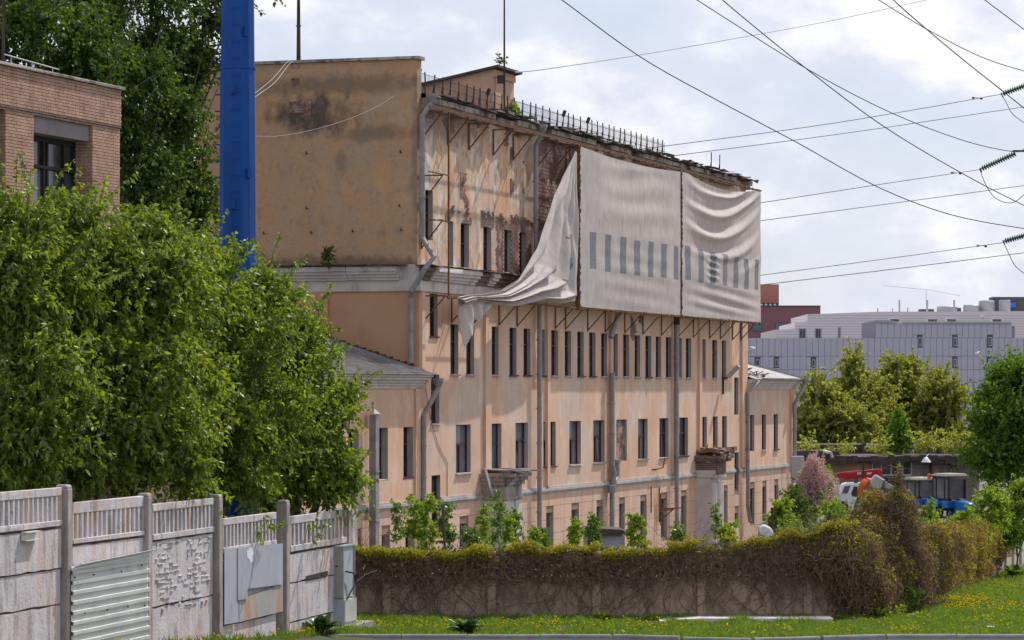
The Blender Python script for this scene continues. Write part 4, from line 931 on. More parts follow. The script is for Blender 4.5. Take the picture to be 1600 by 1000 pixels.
def bigwin(a, b, z0, z1, y):
    m = MB(); t = .09; w = b-a
    m.box(a,a+t,y,y+.12,z0,z1); m.box(b-t,b,y,y+.12,z0,z1); m.box(a+t,b-t,y,y+.12,z1-t-.12,z1); m.box(a+t,b-t,y,y+.12,z0,z0+t)
    zt = z1-1.0
    m.box(a+t,b-t,y-.03,y+.1,zt-.05,zt+.05)
    for f_ in (.14, .46, .52, .80): m.box(a+w*f_-.05,a+w*f_+.05,y-.01,y+.1,z0+t,zt-.05); m.box(a+w*f_-.045,a+w*f_+.045,y-.008,y+.1,zt+.05,z1-t-.12)
    o = m.build('window', 'black_frame', kb)
    cuts = [a+t, a+w*.14, a+w*.49, a+w*.80, b-t]
    for c0, c1 in zip(cuts[:-1], cuts[1:]):
        m = MB(); m.box(c0+.02, c1-.02, y+.103, y+.13, z0+.1, zt); m.build('pane', 'glass_grey', o)
        m = MB(); m.box(c0+.02, c1-.02, y+.103, y+.13, zt+.01, z1-.2); m.build('pane', 'glass_dark', o)
    m = MB(); m.box(a-.05, b+.05, -.12, y-.01, z0-.06, z0+.01); m.build('sill', 'sill_pale', o)
bigwin(wx0, wx1, wz0, wz1-.5, .60); bigwin(xa0+.02, px9, wz0, wz1-.5, .60); bigwin(wx0, wx1, 9.6, 12.2, .6)
m = MB(); hx, _ = K.hit(7, 90, .6); gx, _ = K.hit(92, 107, .6); zz = ztop+.48
m.tube([(hx,.6,zz),(gx,.6,zz-.1)], .022, 6)
for f_ in (.12, .5, .88): m.bar((hx+(gx-hx)*f_,.6,ztop+.05),(hx+(gx-hx)*f_,.6,zz-.1*f_),.025)
tag(m.build('roof_pipe', 'steel_light', None, (BO.x,BO.y,0), (0,0,TH)), 'thin pale pipe on short stands along the roof edge of the pinkish brick building', 'pipe')
def mast(name, px, py0, py1, Y, r, label, arms=()):
    a = at(px, py1, Y); b = at(px, py0, Y); m = MB(); m.tube([(0,0,0),(0,0,b.z-a.z)], [r, r*.7], 6)
    for (dz, L) in arms: m.bar((-L,0,dz),(L,0,dz),.05)
    tag(m.build(name, 'dark_metal', None, a), label, 'mast')
mast('antenna_mast', 5.5, -20, 106, 101, .06, 'thin dark mast on the roof of the pinkish brick building')
mast('antenna_mast', 466.5, -20, 95, 141, .10, 'thick dark mast above the stained gable wall of the orange factory', ((3.1,.18),(1.6,.12)))
mast('antenna_mast', 788, -20, 185, 151, .055, 'slender dark mast in front of the small rooftop house')
m = MB(); p = at(788,124,150.8); m.box(-.35,.0,-.1,.1,-.2,.2); tag(m.build('junction_box','dark_metal',None,p), 'small dark box clamped on the slender mast by the rooftop house', 'box')
# roof vent
rv = empty('roof_vent', at(801, 190, 152), 0, 'rusty mushroom shaped roof vent with a flared cap beside the slender mast', 'vent')
m = MB(); m.lathe(0,0,[(.22,-1.2),(.22,.15)],12); m.build('vent_pipe','dark_metal',rv)
m = MB(); m.lathe(0,0,[(.28,.30),(.42,.42),(.36,.55),(.10,.58)],14); m.lathe(0,0,[(.40,.62),(.32,.72),(.10,.85)],14); m.build('vent_cap','rust_frame',rv)
# ================================================================ blue steel pole
PY = 112.0; pc = at(371.5, 609, PY)
pl = empty('blue_steel_pole', (pc.x, PY, gz(pc.x, PY)), 0, 'tall tapering blue many sided steel pole standing behind the leafy bushes', 'pole')
zt = CZ+(HY-(-60))*PY/F
def prad(z): return (59.5-(z-(CZ+(HY-430)*PY/F))*F/PY*.0135)/2*PY/F
g0 = gz(pc.x, PY); zfl = CZ+(HY-108)*PY/F
m = MB(); m.lathe(0,0,[(prad(0),0),(prad(zfl),zfl-g0)],12); o1 = m.build('lower_shaft','pole_blue',pl)
m = MB(); m.lathe(0,0,[(prad(zfl)-.02,zfl-g0+.05),(prad(zt)-.02,zt-g0)],12); m.build('upper_shaft','pole_blue',pl)
m = MB(); m.lathe(0,0,[(prad(zfl)+.03,zfl-g0-.02),(prad(zfl)+.035,zfl-g0+.05)],12); m.build('flange','pole_blue',pl)
k = 0; py = 15.0
while py < 620:
    z = CZ+(HY-py)*PY/F-g0; r = prad(z+g0)
    for (px_, ang) in ((0, -math.pi/2-.02), (1, math.pi)):
        zq = z+(.55 if px_ else 0); d = Vector((math.cos(ang), math.sin(ang), 0)); s = Vector((-d.y, d.x, 0)); m = MB()
        m.tube([d*(r*.95)+s*.14+Vector((0,0,zq)), d*(r+.16)+s*.14+Vector((0,0,zq-.02)), d*(r+.16)-s*.14+Vector((0,0,zq-.02)), d*(r*.95)-s*.14+Vector((0,0,zq))], .014, 5)
        m.build('rung','pole_blue',pl)
    py += 26
for (px, py) in ((390,52),(394,272),(366,142),(367,320)):
    z = CZ+(HY-py)*PY/F-g0; a = -math.pi/2+(px-371.5)/33; r = prad(z+g0)
    m = MB(); m.box(-.08,.08,-.10,.05,-.17,.17); m.build('lug','pole_blue',pl,(r*math.cos(a),r*math.sin(a),z),(0,0,a+math.pi/2))
# ================================================================ left concrete fence
A0 = at(0, 609, 79.0); A1 = at(550, 609, 110.0); THF = math.atan2(A1.y-A0.y, A1.x-A0.x)
L = Fr((A0.x, A0.y), THF)
cf = empty('concrete_fence', (A0.x, A0.y, 0), THF, 'peeling whitewashed concrete fence with slotted top panels below the leafy bushes', 'fence')
def lg(x): w = L.w(x, 0); return gz(w[0], w[1])
posts = [(96,113,757),(224,238,770),(333,348,772),(431,453,781)]
# (px0,px1,top,slot_top,slot_bot,grille_bottom) at panel middle
panels = [(-60,96,765,778,817,827,11),(113,224,780,797,836,843,15),(238,333,783,794,829,838,15),(348,431,805,816,850,859,15),(453,541,801,813,846,855,14)]
def post(px0, px1, pyt):
    x0 = L.x(px0, -.16); x1 = L.x(px1, -.16); zt = L.z(px1, pyt, -.16); w = .34
    xb = L.x(px1, -.16); xa = xb-w; g = lg(xa)-.4; m = MB()
    m.box(xa, xb, -.17, .22, g, zt-.1); m.prismx([(-.17,zt-.1),(-.12,zt),(.16,zt),(.22,zt-.1)], xa, xb)
    o = m.build('post', 'concrete_post', cf, bevel=.025); return o
for p in posts: post(*p)
slabspec = [[898, 951], [None], [None], [None], [None]]
for pi, (a, b, t, s0, s1, gb_, ns) in enumerate(panels):
    x0, x1 = L.x(a), L.x(b)-.02; mx = (a+b)/2 if pi else 50
    Z = lambda py: L.z(mx, py)
    zt, zs0, zs1, zg = Z(t), Z(s0), Z(s1), Z(gb_)
    R = random.Random(pi+3); g = lg((x0+x1)/2)-.5
    m = MB(); m.box(x0, x1, -.03, .09, zs0, zt, j=.008); m.box(x0, x1, -.05, .09, zg, zs1, j=.01)
    P = m.build('panel', 'concrete', cf, bevel=.012)
    n = ns if pi else 20; pw = (x1-x0)/n
    for i in range(n+1):
        c = x0+pw*i; w = pw*.20; m = MB(); a_ = max(x0, c-w); b_ = min(x1, c+w); m.box(a_, b_, -.015, .06, zs1-.003, zs0+.003, j=.006); m.build('slat', 'concrete', P)
    # slabs below
    if pi == 0: cuts = [zg-.05, Z(895), Z(952), g]
    elif pi == 1: cuts = [zg-.05, Z(880), Z(940), g]
    elif pi == 2: cuts = [zg-.02, Z(940), g]
    elif pi == 3: cuts = [zg-.04, Z(968), g]
    else: cuts = [zg-.06, Z(903), Z(962), g]
    for c0, c1 in zip(cuts[:-1], cuts[1:]):
        m = MB(); dy = R.uniform(-.02, .03); nx = 14
        # ragged top and bottom edges
        xs = [x0+(x1-x0)*i/nx for i in range(nx+1)]; top = [c0-.012-abs(R.gauss(0,.018)) for _ in xs]; bot = [c1+.012+abs(R.gauss(0,.018)) for _ in xs]
        for i in range(nx):
            a_, b_ = xs[i], xs[i+1]; y = .0+dy; q = len(m.v)
            m.v += [(a_,y,bot[i]),(b_,y,bot[i+1]),(b_,y,top[i+1]),(a_,y,top[i]),(a_,y+.1,bot[i]),(b_,y+.1,bot[i+1]),(b_,y+.1,top[i+1]),(a_,y+.1,top[i])]
            for f_ in ((0,1,2,3),(7,6,5,4),(3,2,6,7),(1,0,4,5)): m.f.append(tuple(q+k for k in f_)); m.m.append(0)
            if i == 0: m.f.append((q,q+3,q+7,q+4)); m.m.append(0)
            if i == nx-1: m.f.append((q+1,q+5,q+6,q+2)); m.m.append(0)
        m.build('slab', 'concrete', P)
    m = MB(); m.box(x0, x1, .14, .17, g, zg); m.build('backing', 'mortar_dark', P)
    if pi == 2:   # third bay: crumbling rubble pattern of cast blocks
        m = MB(); R = random.Random(7); z = zg-.12
        while z > zg-2.1:
            x = x0+.2+R.random()*.5
            while x < x1-.4:
                w = R.uniform(.08,.55)
                if mnoise.noise(Vector((x*.7, z*1.5, 4))) > -.22 and R.random() < .7: m.box(x, x+w, -.012-R.uniform(0,.02), .03, z-R.uniform(.02,.045), z+R.uniform(-.01,.01), j=.014)
                if R.random() < .10: m.box(x, x+R.uniform(.1,.2), -.01, .03, z-.15, z-.06, j=.02)
                x += w+R.uniform(.01,.2)
            z -= R.uniform(.13,.17)
        m.build('mortar_ridge', 'concrete', P, kind='stuff')
# end pier of the fence: slotted piece seen end on
m = MB(); xe0, xe1 = L.x(541), L.x(556); zt = L.z(548,797); zb_ = L.z(548,853); m.box(xe0, xe0+.16*3, -.10, .15, zb_, zt); m.build('end_panel','concrete_post',cf,bevel=.01)
m = MB()
for i in range(4): c = xe0+.6+i*(xe1-xe0-.6)/3.6; m.box(c, c+.16, -.04, .08, zb_, zt-.0)
m.box(xe0+.48, xe1, .02, .07, zb_, zt-.02); m.build('end_slats','concrete',cf)
# corrugated sheet leaning on the second bay
def L3(px, py, yl=-.12): t, z = L.hit(px, py, yl); return (t, z)
x0, _ = L3(113, 900, -.24); x1, _ = L3(233, 900, -.24)
ztop1 = L3(170, 874, -.24)[1]; m = MB(); rows = 12; z = ztop1; pz = .275; g = lg(x0)-.3
prf = []
while z > g: prf += [(-.20, z), (-.20, z-pz*.60), (-.27, z-pz*.66), (-.27, z-pz*.94)]; z -= pz
nX = 12
V = []; Fq = []
for i in range(nX+1):
    x = x0+(x1-x0)*i/nX; br = .10*math.exp(-((i/nX-.1)/.1)**2)
    for (y, zz) in prf: V.append((x, y+.004*math.sin(i*2.1+zz*3), zz+.003*math.sin(i*1.3)-(br if zz > ztop1-.05 else 0)))
n_ = len(prf)
for i in range(nX):
    for k in range(n_-1): Fq.append((i*n_+k, (i+1)*n_+k, (i+1)*n_+k+1, i*n_+k+1))
me = bpy.data.meshes.new('corrugated_sheet'); me.from_pydata(V, [], Fq); cs_ = link('corrugated_sheet', me, None, ['zinc_sheet'], (A0.x,A0.y,0), (0,0,THF))
sd = cs_.modifiers.new('thick','SOLIDIFY'); sd.thickness = .012
tag(cs_, 'pale corrugated metal sheet standing against the fence bay under a short strip of bare concrete', 'metal sheet')
m = MB(); a = (x0, -.22, ztop1); 
m.poly([(x0,-.22,ztop1-.1),(x0+.2,-.42,ztop1+.02),(x1+.15,-.44,ztop1+.13),(x1+.1,-.20,ztop1+.02)]); m.poly([(x0,-.22,ztop1-.1),(x1+.1,-.20,ztop1+.02),(x1+.1,-.21,ztop1-.02),(x0,-.23,ztop1-.14)])
f_ = m.build('bent_flap','zinc_sheet',cs_); f_.modifiers.new('t','SOLIDIFY').thickness = .012
R = random.Random(2)
for (px, py) in ((147,898),(190,893),(222,883),(133,958),(168,953),(200,948),(226,946),(117,902)):
    t, z = L3(px, py, -.29); m = MB(); m.box(-.02,.02,-.02,.02,-.02,.02); m.build('bolt','dark_metal',cs_,(t,-.285,z))
# steel sheets over the fourth bay
def plate(name, pts, y, mat, label):
    P_ = []
    for (px, py) in pts: t, z = L.hit(px, py, y); P_.append((t, z))
    m = MB(); m.prism(P_, y-.02, y); return tag(m.build(name, mat, None, (A0.x,A0.y,0), (0,0,THF)), label, 'metal sheet')
plate('steel_sheet', [(350,858),(371,856),(372,972),(350,976)], -.10, 'grey_paint', 'narrow upright grey steel sheet nailed on the fence beside the slim square post')
plate('steel_sheet', [(371,856),(441,849),(441,913),(386,920),(386,936),(371,938)], -.13, 'grey_paint', 'large grey painted steel sheet with a torn white paper scrap on the fence')
plate('steel_sheet', [(373,938),(441,912),(441,955),(373,972)], -.08, 'grey_paint_rusty', 'rust streaked steel sheet below the large grey one on the fence')
m = MB(); t, z = L.hit(391, 866, -.155); m.prism([(-.35,.10),(.0,.22),(.2,.16),(.32,.02),(.22,-.10),(.28,-.22),(.02,-.30),(-.08,-.16),(-.30,-.10)], -.003, 0); w_ = L.w(t,-.155)
tag(m.build('paper_scrap','white_plastic',None,(w_[0],w_[1],z),(0,0,THF)), 'torn white paper scrap stuck high on the grey steel sheet', 'paper')
m = MB(); t, z = L.hit(38, 838, -.1); m.box(-.05,.95,-.16,0,.08,.11); m.box(-.05,.95,-.16,0,-.13,-.10); m.box(-.05,.95,-.02,0,-.10,.08); w_ = L.w(t,-.03)
tag(m.build('metal_shelf','cable_white',None,(w_[0],w_[1],z),(0,0,THF)), 'small white channel shaped bracket on the leftmost fence bay', 'bracket')
m = MB(); a_ = [L.hit(px, py, -.04) for px, py in ((478,900),(512,892),(513,898),(480,906))]; m.prism(a_, -.045, -.03); tag(m.build('crack_gap','dark_metal',cf), None)
# electrical cabinet by the fence end
EY = -.35
ex0 = L.x(537, EY); ex1 = L.x(555, EY); cl = ex1-ex0
ec = empty('electrical_cabinet', (*L.w(ex0, EY)[:2], lg(ex0)), THF, 'grey green electrical cabinet with its end open and a black cable, at the fence end', 'cabinet')
gl = lg(ex0); zt = L.z(537,853,EY)-gl; zm = L.z(537,936,EY)-gl
m = MB(); m.box(.02, cl, .05, .47, zm, zt); m.build('upper_box','grey_paint',ec,bevel=.01)
m = MB(); m.box(-.02, .02, .0, .49, zm+.03, zt-.02); dr = m.build('door','cabinet_olive',ec,bevel=.008)
m = MB(); m.prism([(-.03,.0),(.09,.0),(.06,.07),(.0,.07)], -.006, 0); m.build('handle','steel_dark',dr,(-.022,.28,zt-.75),(0,0,-math.pi/2))
m = MB(); m.box(.02, cl, -.0, .05, zt-.05, zt); m.box(cl-.05, cl, .0, .05, zm, zt-.05); m.box(.02, cl-.05, .0, .05, zm, zm+.05); m.build('door_frame','cabinet_olive',ec)
m = MB(); m.box(-.03, cl*.98, -.03, .50, .1, zm-.01); m.build('lower_box','grey_paint',ec,bevel=.01)
m = MB(); m.box(.02, cl, -.055, -.03, .2, zm-.03); m.build('lower_panel','zinc_sheet',ec,bevel=.004)
m = MB(); m.tube([(.1,-.05,zt-.9),(cl*.6,-.12,zt-1.0),(cl*.7,-.14,zt-1.35),(.15,-.06,zt-1.9)], .03, 6); m.tube([(cl*.7,-.14,zt-1.35),(cl*1.2,-.3,zt-1.1),(cl*2.2,-.3,zt-1.05)], .03, 6); m.build('cable','rubber',ec)
m = MB(); m.box(-.3, cl+.9, -.45, .75, -.3, .12); cc = m.build('concrete_footing','concrete_kerb',ec)

# ================================================================ vine covered wall in the middle
GYW = 115.0
bw = empty('vine_covered_wall', (0, GYW, 0), 0, 'long tan concrete panel wall in shade, hung with bare brown vines, in front of the orange factory', 'wall')
Bx = lambda px: (px-CX)*GYW/F
pp = [440, 604, 768, 932, 1096, 1262, 1338]
for i, px in enumerate(pp):
    x = Bx(px); m = MB(); m.box(x-.16, x+.16, -.10, .16, -.6, 2.38); m.prismx([(-.10,2.38),(-.03,2.45),(.1,2.45),(.16,2.38)], x-.16, x+.16); m.build('post','concrete_tan',bw,bevel=.015)
for a, b in zip(pp[:-1], pp[1:]):
    x0, x1 = Bx(a)+.16, Bx(b)-.16
    m = MB(); m.box(x0,x1,-.02,.08,2.12,2.26); m.box(x0,x1,-.02,.08,1.36,1.48); P = m.build('panel','concrete_tan',bw)
    n = max(4, int((x1-x0)/.27))
    for i in range(n+1):
        c = x0+(x1-x0)*i/n; m = MB(); m.box(max(x0,c-.07),min(x1,c+.07),-.01,.06,1.478,2.122); m.build('slat','concrete_tan',P)
    for z0, z1 in ((.66,1.365),(-.5,.663)): m = MB(); m.box(x0,x1,0,.08,z0,z1-.002); m.build('slab','concrete_tan',P,bevel=.014)
# right hand fence running away
RA = (Bx(1338), GYW); RB = (at(1567, 609, 164).x, 164.0); THR = math.atan2(RB[1]-RA[1], RB[0]-RA[0]); Q = Fr(RA, THR)
rf = empty('receding_concrete_fence', (RA[0], RA[1], 0), THR, 'pale concrete post and panel fence running away at the right, mostly under yellow green creeper', 'fence')
step = 3.95; nP = 20
def qg(x): w = Q.w(x, 0); return gz(w[0], w[1])
for i in range(nP):
    x = .3+i*step; g = qg(x); m = MB(); m.box(x-.15, x+.15, -.12, .14, g-.5, g+2.62); m.prismx([(-.12,g+2.62),(-.05,g+2.7),(.08,g+2.7),(.14,g+2.62)], x-.15, x+.15); m.build('post','concrete_pale',rf,bevel=.015)
    x0, x1 = x+.15, x+step-.15; g = qg((x0+x1)/2)
    m = MB(); m.box(x0,x1,-.02,.08,g+2.3,g+2.45); m.box(x0,x1,-.02,.08,g+1.6,g+1.72); P = m.build('panel','concrete_pale',rf)
    for k in range(13):
        c = x0+(x1-x0)*k/12; m = MB(); m.box(max(x0,c-.08),min(x1,c+.08),-.01,.06,g+1.718,g+2.302); m.build('slat','concrete_pale',P)
    m = MB(); m.box(x0,x1,0,.08,g-.5,g+1.59); m.build('slab','concrete_pale',P)
# concrete slab lying in the grass
m = MB(); a = at(1030, 609, 112.6).x; b = at(1300, 609, 112.6).x
m.prism([(a,.03),(a+1.5,.13),(b,.13),(b,.0),(b,-.2),(a,-.2)], 0, 1.2); tag(m.build('concrete_slab','white_moulding',None,(0,112.2,.02)), 'flat white concrete slab lying in the grass at the foot of the vine covered wall', 'slab')

# ================================================================ vines
def vinepaths(xf, zt, n, step=.12, seed=0, zmin=.0, wander=.55, thick=(.006,.016), length=None, fr=None, yf=None):
    R = np.random.default_rng(seed); out = []; rr = []
    for i in range(n):
        u = R.random(); x = xf[0]+(xf[1]-xf[0])*u; z = zt(x)-R.random()*.5; k = int(R.integers(8, 24)); ang = -math.pi/2+R.normal()*.5; P = []
        y = -.14-R.random()*.16; curl = R.normal()*.12
        for s in range(k):
            P.append((x, y, z)); ang += R.normal()*wander*.5+curl*.3; ang = ang*.93+(-math.pi/2)*.07
            x += math.cos(ang)*step; z += math.sin(ang)*step; y += R.normal()*.02; y = min(y, -.06)
            if z < zmin: break
        if len(P) > 3: out.append(np.array(P)); rr.append(thick[0]+(thick[1]-thick[0])*R.random()**2)
    return out, rr
def topline(x):      # vine top over the wall, world z at y=GYW
    px = x*F/GYW+CX
    pts = [(556,2.52),(640,2.50),(720,2.42),(790,2.62),(870,2.60),(960,2.48),(1040,2.70),(1120,2.86),(1180,2.92),(1240,3.05),(1300,3.5),(1345,3.5)]
    for (a, za), (b, zb_) in zip(pts[:-1], pts[1:]):
        if px <= b: return za+(zb_-za)*max(0,(px-a))/(b-a)
    return pts[-1][1]
vw = empty('climbing_vine', (0, GYW, 0), 0, 'dark tangled creeper draped along the tan wall top, with a yellow green crest', 'vine')
pa, ra = vinepaths((Bx(556), Bx(1338)), topline, 1150, seed=1, zmin=1.2, wander=1.2)
pb, rb = vinepaths((Bx(556), Bx(1338)), lambda x: topline(x)-.5, 330, step=.16, seed=2, zmin=.0, wander=.9, thick=(.008,.022))
pc_, rc = vinepaths((Bx(1180), Bx(1338)), topline, 700, seed=3, zmin=.2, wander=1.1)
# long trailing stems down the face
R_ = np.random.default_rng(5); pd = []; rd = []
for i in range(190):
    x = Bx(556)+(Bx(1338)-Bx(556))*R_.random(); z = 1.9; P = []; s = R_.normal()*.5
    for k in range(26): P.append((x, -.04-.03*R_.random(), z)); z -= .085; s = s*.8+R_.normal()*.35; x += s*.11
    pd.append(np.array(P)); rd.append(.006+.018*R_.random()**3)
V, Fc = tubes_np(pa+pb+pc_+pd, ra+rb+rc+rd); arrmesh('stem', V, Fc, 'vine_stem', vw)['kind'] = 'stuff'
def strip_leaves(n, xr, zf, sp, L, seed, yr=(-.45, .3)):
    R = np.random.default_rng(seed); x = xr[0]+(xr[1]-xr[0])*R.random(n); zt = np.array([zf(a) for a in x]); h = R.random(n)**1.6
    P = np.stack([x, yr[0]+(yr[1]-yr[0])*R.random(n), zt-h*sp[0]+R.normal(size=n)*sp[1]], 1)
    D = R.normal(size=(n,3)); D[:,2] += .1; return P, D, L*(.6+.8*R.random(n))
P1, D1, L1 = strip_leaves(26000, (Bx(550), Bx(1340)), lambda x: topline(x)+.02+.30*mnoise.noise(Vector((x*1.1,0,0)))+.16*mnoise.noise(Vector((x*4,0,3))), (.30,.08), .075, 3)
m_ = (np.array([mnoise.noise(Vector((p[0]*1.1, p[2]*2, 0))) for p in P1]) > -.16); P1, D1, L1 = P1[m_], D1[m_], L1[m_]
V, Fc = leafcloud(P1, D1, L1, .42); arrmesh('leaves', V, Fc, 'leaf_vine', vw)['kind'] = 'stuff'
P1, D1, L1 = strip_leaves(5500, (Bx(550), Bx(1340)), lambda x: topline(x)-.2, (1.1,.05), .06, 13, (-.35,-.08))
V, Fc = leafcloud(P1, D1, L1, .38); arrmesh('dry_leaves', V, Fc, 'leaf_brown', vw)['kind'] = 'stuff'
P1, D1, L1 = strip_leaves(20000, (Bx(550), Bx(1340)), lambda x: 2.4, (1.0,.08), .12, 23, (.16,.55)); V, Fc = leafcloud(P1, D1, L1, .42); arrmesh('back_leaves', V, Fc, 'leaf_poplar', vw)['kind'] = 'stuff'
# creeper on the receding fence: built in fence coordinates
vr = empty('climbing_vine', (RA[0], RA[1], 0), THR, 'yellow green creeper covering the pale fence that runs away to the right', 'vine')
LF = Q.x(1572)
def cover(x): return 1-sm(LF*.58, LF*1.0, x)
Rg = np.random.default_rng(21); P_ = []; D_ = []; L_ = []; n = 90000
x = LF*Rg.random(n)**1.0; h = Rg.random(n); g = -1.3*np.clip((x*math.sin(THR)-1)/52, 0, 1)
den = np.array([mnoise.noise(Vector((a*.55, b*1.6, 9))) for a, b in zip(x, h*2.6)])
fade = 1-np.clip((x-LF*.55)/(LF*.45), 0, 1); keep = (den > -.30) & (h > 1-(fade*.9+.34)+den*.9)
blk = np.sin(x*.9)*.22+np.sin(x*2.3+1)*.12
x, h, g, den, blk = x[keep], h[keep], g[keep], den[keep], blk[keep]
hh = 2.82+.22*np.sin(x*.7)+.15*np.sin(x*2.1)
P1 = np.stack([x, -.28-.30*(den+blk+.2)*(1-abs(h-.5))*1.0-Rg.random(len(x))*.35+.35*(h>.93)*Rg.random(len(x)), g+h*hh], 1)
P1[:,1] = np.where(h > .9, P1[:,1]+Rg.random(len(x))*.7, P1[:,1])
D1 = Rg.normal(size=P1.shape); D1[:,2] -= .3; L1 = .085*(.6+.8*Rg.random(len(x)))
isb = (Rg.random(len(x)) < .48+.4*(den < -.05))
V, Fc = leafcloud(P1[~isb], D1[~isb], L1[~isb], .4); arrmesh('leaves', V, Fc, 'leaf_vine', vr)['kind'] = 'stuff'
V, Fc = leafcloud(P1[isb], D1[isb], L1[isb], .35); arrmesh('dry_leaves', V, Fc, 'leaf_brown', vr)['kind'] = 'stuff'
pa = []; ra = []
for i in range(1500):
    x = LF*.97*random.random(); fd = 1-min(1,max(0,(x-LF*.6)/(LF*.4))); g = -1.3*min(1,max(0,(x*.965-1)/52)); z = g+2.7-random.random()*1.2*fd; y = -.16-random.random()*.22; P = []; s = random.gauss(0,.4)
    for k in range(random.randint(8,20)):
        P.append((x, y, z)); z -= .1; s = s*.8+random.gauss(0,.4); x += s*.08; y += random.gauss(0,.015)
        if z < g+.05: break
    if len(P) > 3: pa.append(np.array(P)); ra.append(random.uniform(.006,.016))
V, Fc = tubes_np(pa, ra); arrmesh('stem', V, Fc, 'vine_stem', vr)['kind'] = 'stuff'
# mounds of creeper: corner mass and the two overgrown posts
def mound(label, lobes, nstem, nleaf, green, leafL=.075, seed=0, cat='vine', brown=.5, light=None):
    c0 = lobes[0][0]; base = (c0[0], c0[1], gz(c0[0], c0[1])); root = empty('creeper_mound', base, 0, label, cat)
    R = np.random.default_rng(seed); bb = np.array(base); pa = []; ra = []
    B_, O_ = lobepts(lobes, nstem, .22, 0)
    for p, o in zip(B_, O_):
        P = []; q = p.copy(); d = np.array([o[1]*.6, -o[0]*.6, -1.0])+R.normal(size=3)*.6; d /= np.linalg.norm(d)
        for k in range(int(R.integers(5, 14))):
            P.append(q-bb); d = d+R.normal(size=3)*.38; d[2] -= .08; d /= np.linalg.norm(d); q = q+d*.11
            if q[2] < base[2]: break
        if len(P) > 3: pa.append(np.array(P)); ra.append(.006+.012*R.random()**2)
    V, Fc = tubes_np(pa, ra); arrmesh('stem', V, Fc, 'vine_stem', root)['kind'] = 'stuff'
    B_, O_ = lobepts(lobes, nleaf, .22, 0); D = R.normal(size=B_.shape); D[:,2] -= .3
    up = B_[:, 2]; f = R.random(len(B_)) < brown
    if light is not None: f &= ~((O_[:, 2] > light))
    for nm, mt, s in (('leaves', green, ~f), ('dry_leaves', 'leaf_brown', f)):
        if s.sum(): V, Fc = leafcloud(B_[s]-bb, D[s], leafL*(.6+.8*R.random(s.sum())), .4); arrmesh(nm, V, Fc, mt, root)['kind'] = 'stuff'
    return root
mound('broad brown creeper mass heaped over the corner where the tan wall ends', plobes([(1285,868,50,30,114.8,.55),(1318,880,42,48,114.6,.7),(1345,915,42,58,114.9,.8),(1345,860,35,30,115.6,.9),(1368,925,34,46,115.4,.8)]), 3000, 15000, 'leaf_vine', seed=31, brown=.74, light=.35)
mound('tall dark creeper column wrapped around an overgrown post, the tallest of the mounds', plobes([(1405,792,28,30,118,.6),(1404,830,36,38,118,.7),(1412,875,38,44,118,.7),(1416,915,36,44,118,.7),(1404,765,6,24,118,.15),(1403,742,4,20,118,.08)]), 3600, 13000, 'leaf_vine', seed=32, brown=.76, light=.45)
mound('yellow green creeper heap between the corner mass and the tall dark column', plobes([(1362,800,26,36,118.5,.7),(1368,850,34,44,117,.7),(1392,900,34,44,117,.7),(1325,838,30,22,118.5,.7),(1345,825,22,26,118.5,.7)]), 900, 16000, 'leaf_vine', seed=33, brown=.48)
mound('low yellow green creeper heap just right of the tall dark column', plobes([(1458,845,32,30,122,.8),(1462,890,34,36,122,.7),(1440,885,24,44,120,.7),(1490,850,26,26,124,.7)]), 1000, 14000, 'leaf_vine', seed=34, brown=.46)
# ================================================================ trees
def pt(name, label, cat, L_, basepx, baseY, mat, bark, n, **kw):
    b = at(basepx, 609, baseY); b.z = gz(b.x, b.y); return tree(name, label, cat, plobes(L_), tuple(b), mat, bark, n, **kw)
G1 = 'bushy maples behind the left fence'
mk_ = dict(leafL=.19, wd=.25, k=18, twl=.9, gap=.24, sprouts=200, clump=(28,.33), trunk_r=.13, up=.55, droop=.40, gfreq=.75, group=G1, hang=.55)
pt('maple_tree', 'leftmost bushy maple, filling the left edge above the fence in front of the brick building', 'tree', [(20,360,85,60,90,1.2),(-20,470,110,90,89,1.4),(60,450,95,85,91,1.3),(30,600,110,100,89,1.5),(80,690,80,80,89.5,1.2),(-30,700,90,90,88,1.2),(118,345,42,32,92,.8)], 40, 90, 'leaf_maple', 'bark', 3300, seed=1, **mk_)
pt('maple_tree', 'second bushy maple from the left, its top covering the lower brick corner', 'tree', [(190,415,82,54,94,1.3),(150,470,85,80,93,1.3),(230,470,95,85,95,1.4),(180,590,100,95,93,1.5),(150,690,80,80,92,1.3),(240,700,80,75,94,1.2),(215,365,42,28,95,.7),(275,450,60,60,97,1.1),(275,600,70,80,97,1.2),(280,710,60,70,96,1.1)], 190, 94, 'leaf_maple', 'bark', 4400, seed=2, **mk_)
pt('maple_tree', 'bushy maple whose crown hides the foot of the blue pole', 'tree', [(310,430,66,46,102,1.2),(290,500,85,80,102,1.4),(370,525,72,60,104,1.3),(330,610,100,85,103,1.5),(400,660,88,85,105,1.4),(330,720,85,70,103,1.3),(428,462,36,34,105,.8)], 340, 103, 'leaf_maple', 'bark', 3300, seed=3, zmin=4.3, **mk_)
pt('maple_tree', 'rightmost bushy maple reaching over the fence end towards the orange annex', 'tree', [(455,590,62,80,109,1.2),(464,525,28,40,109.5,.7),(465,690,75,75,109,1.3),(496,660,36,64,109.5,.8),(516,748,38,36,109,.8),(440,755,75,44,108,1.0),(538,618,12,16,110,.5)], 470, 109, 'leaf_maple', 'bark', 2600, seed=4, zmin=4.4, **mk_)
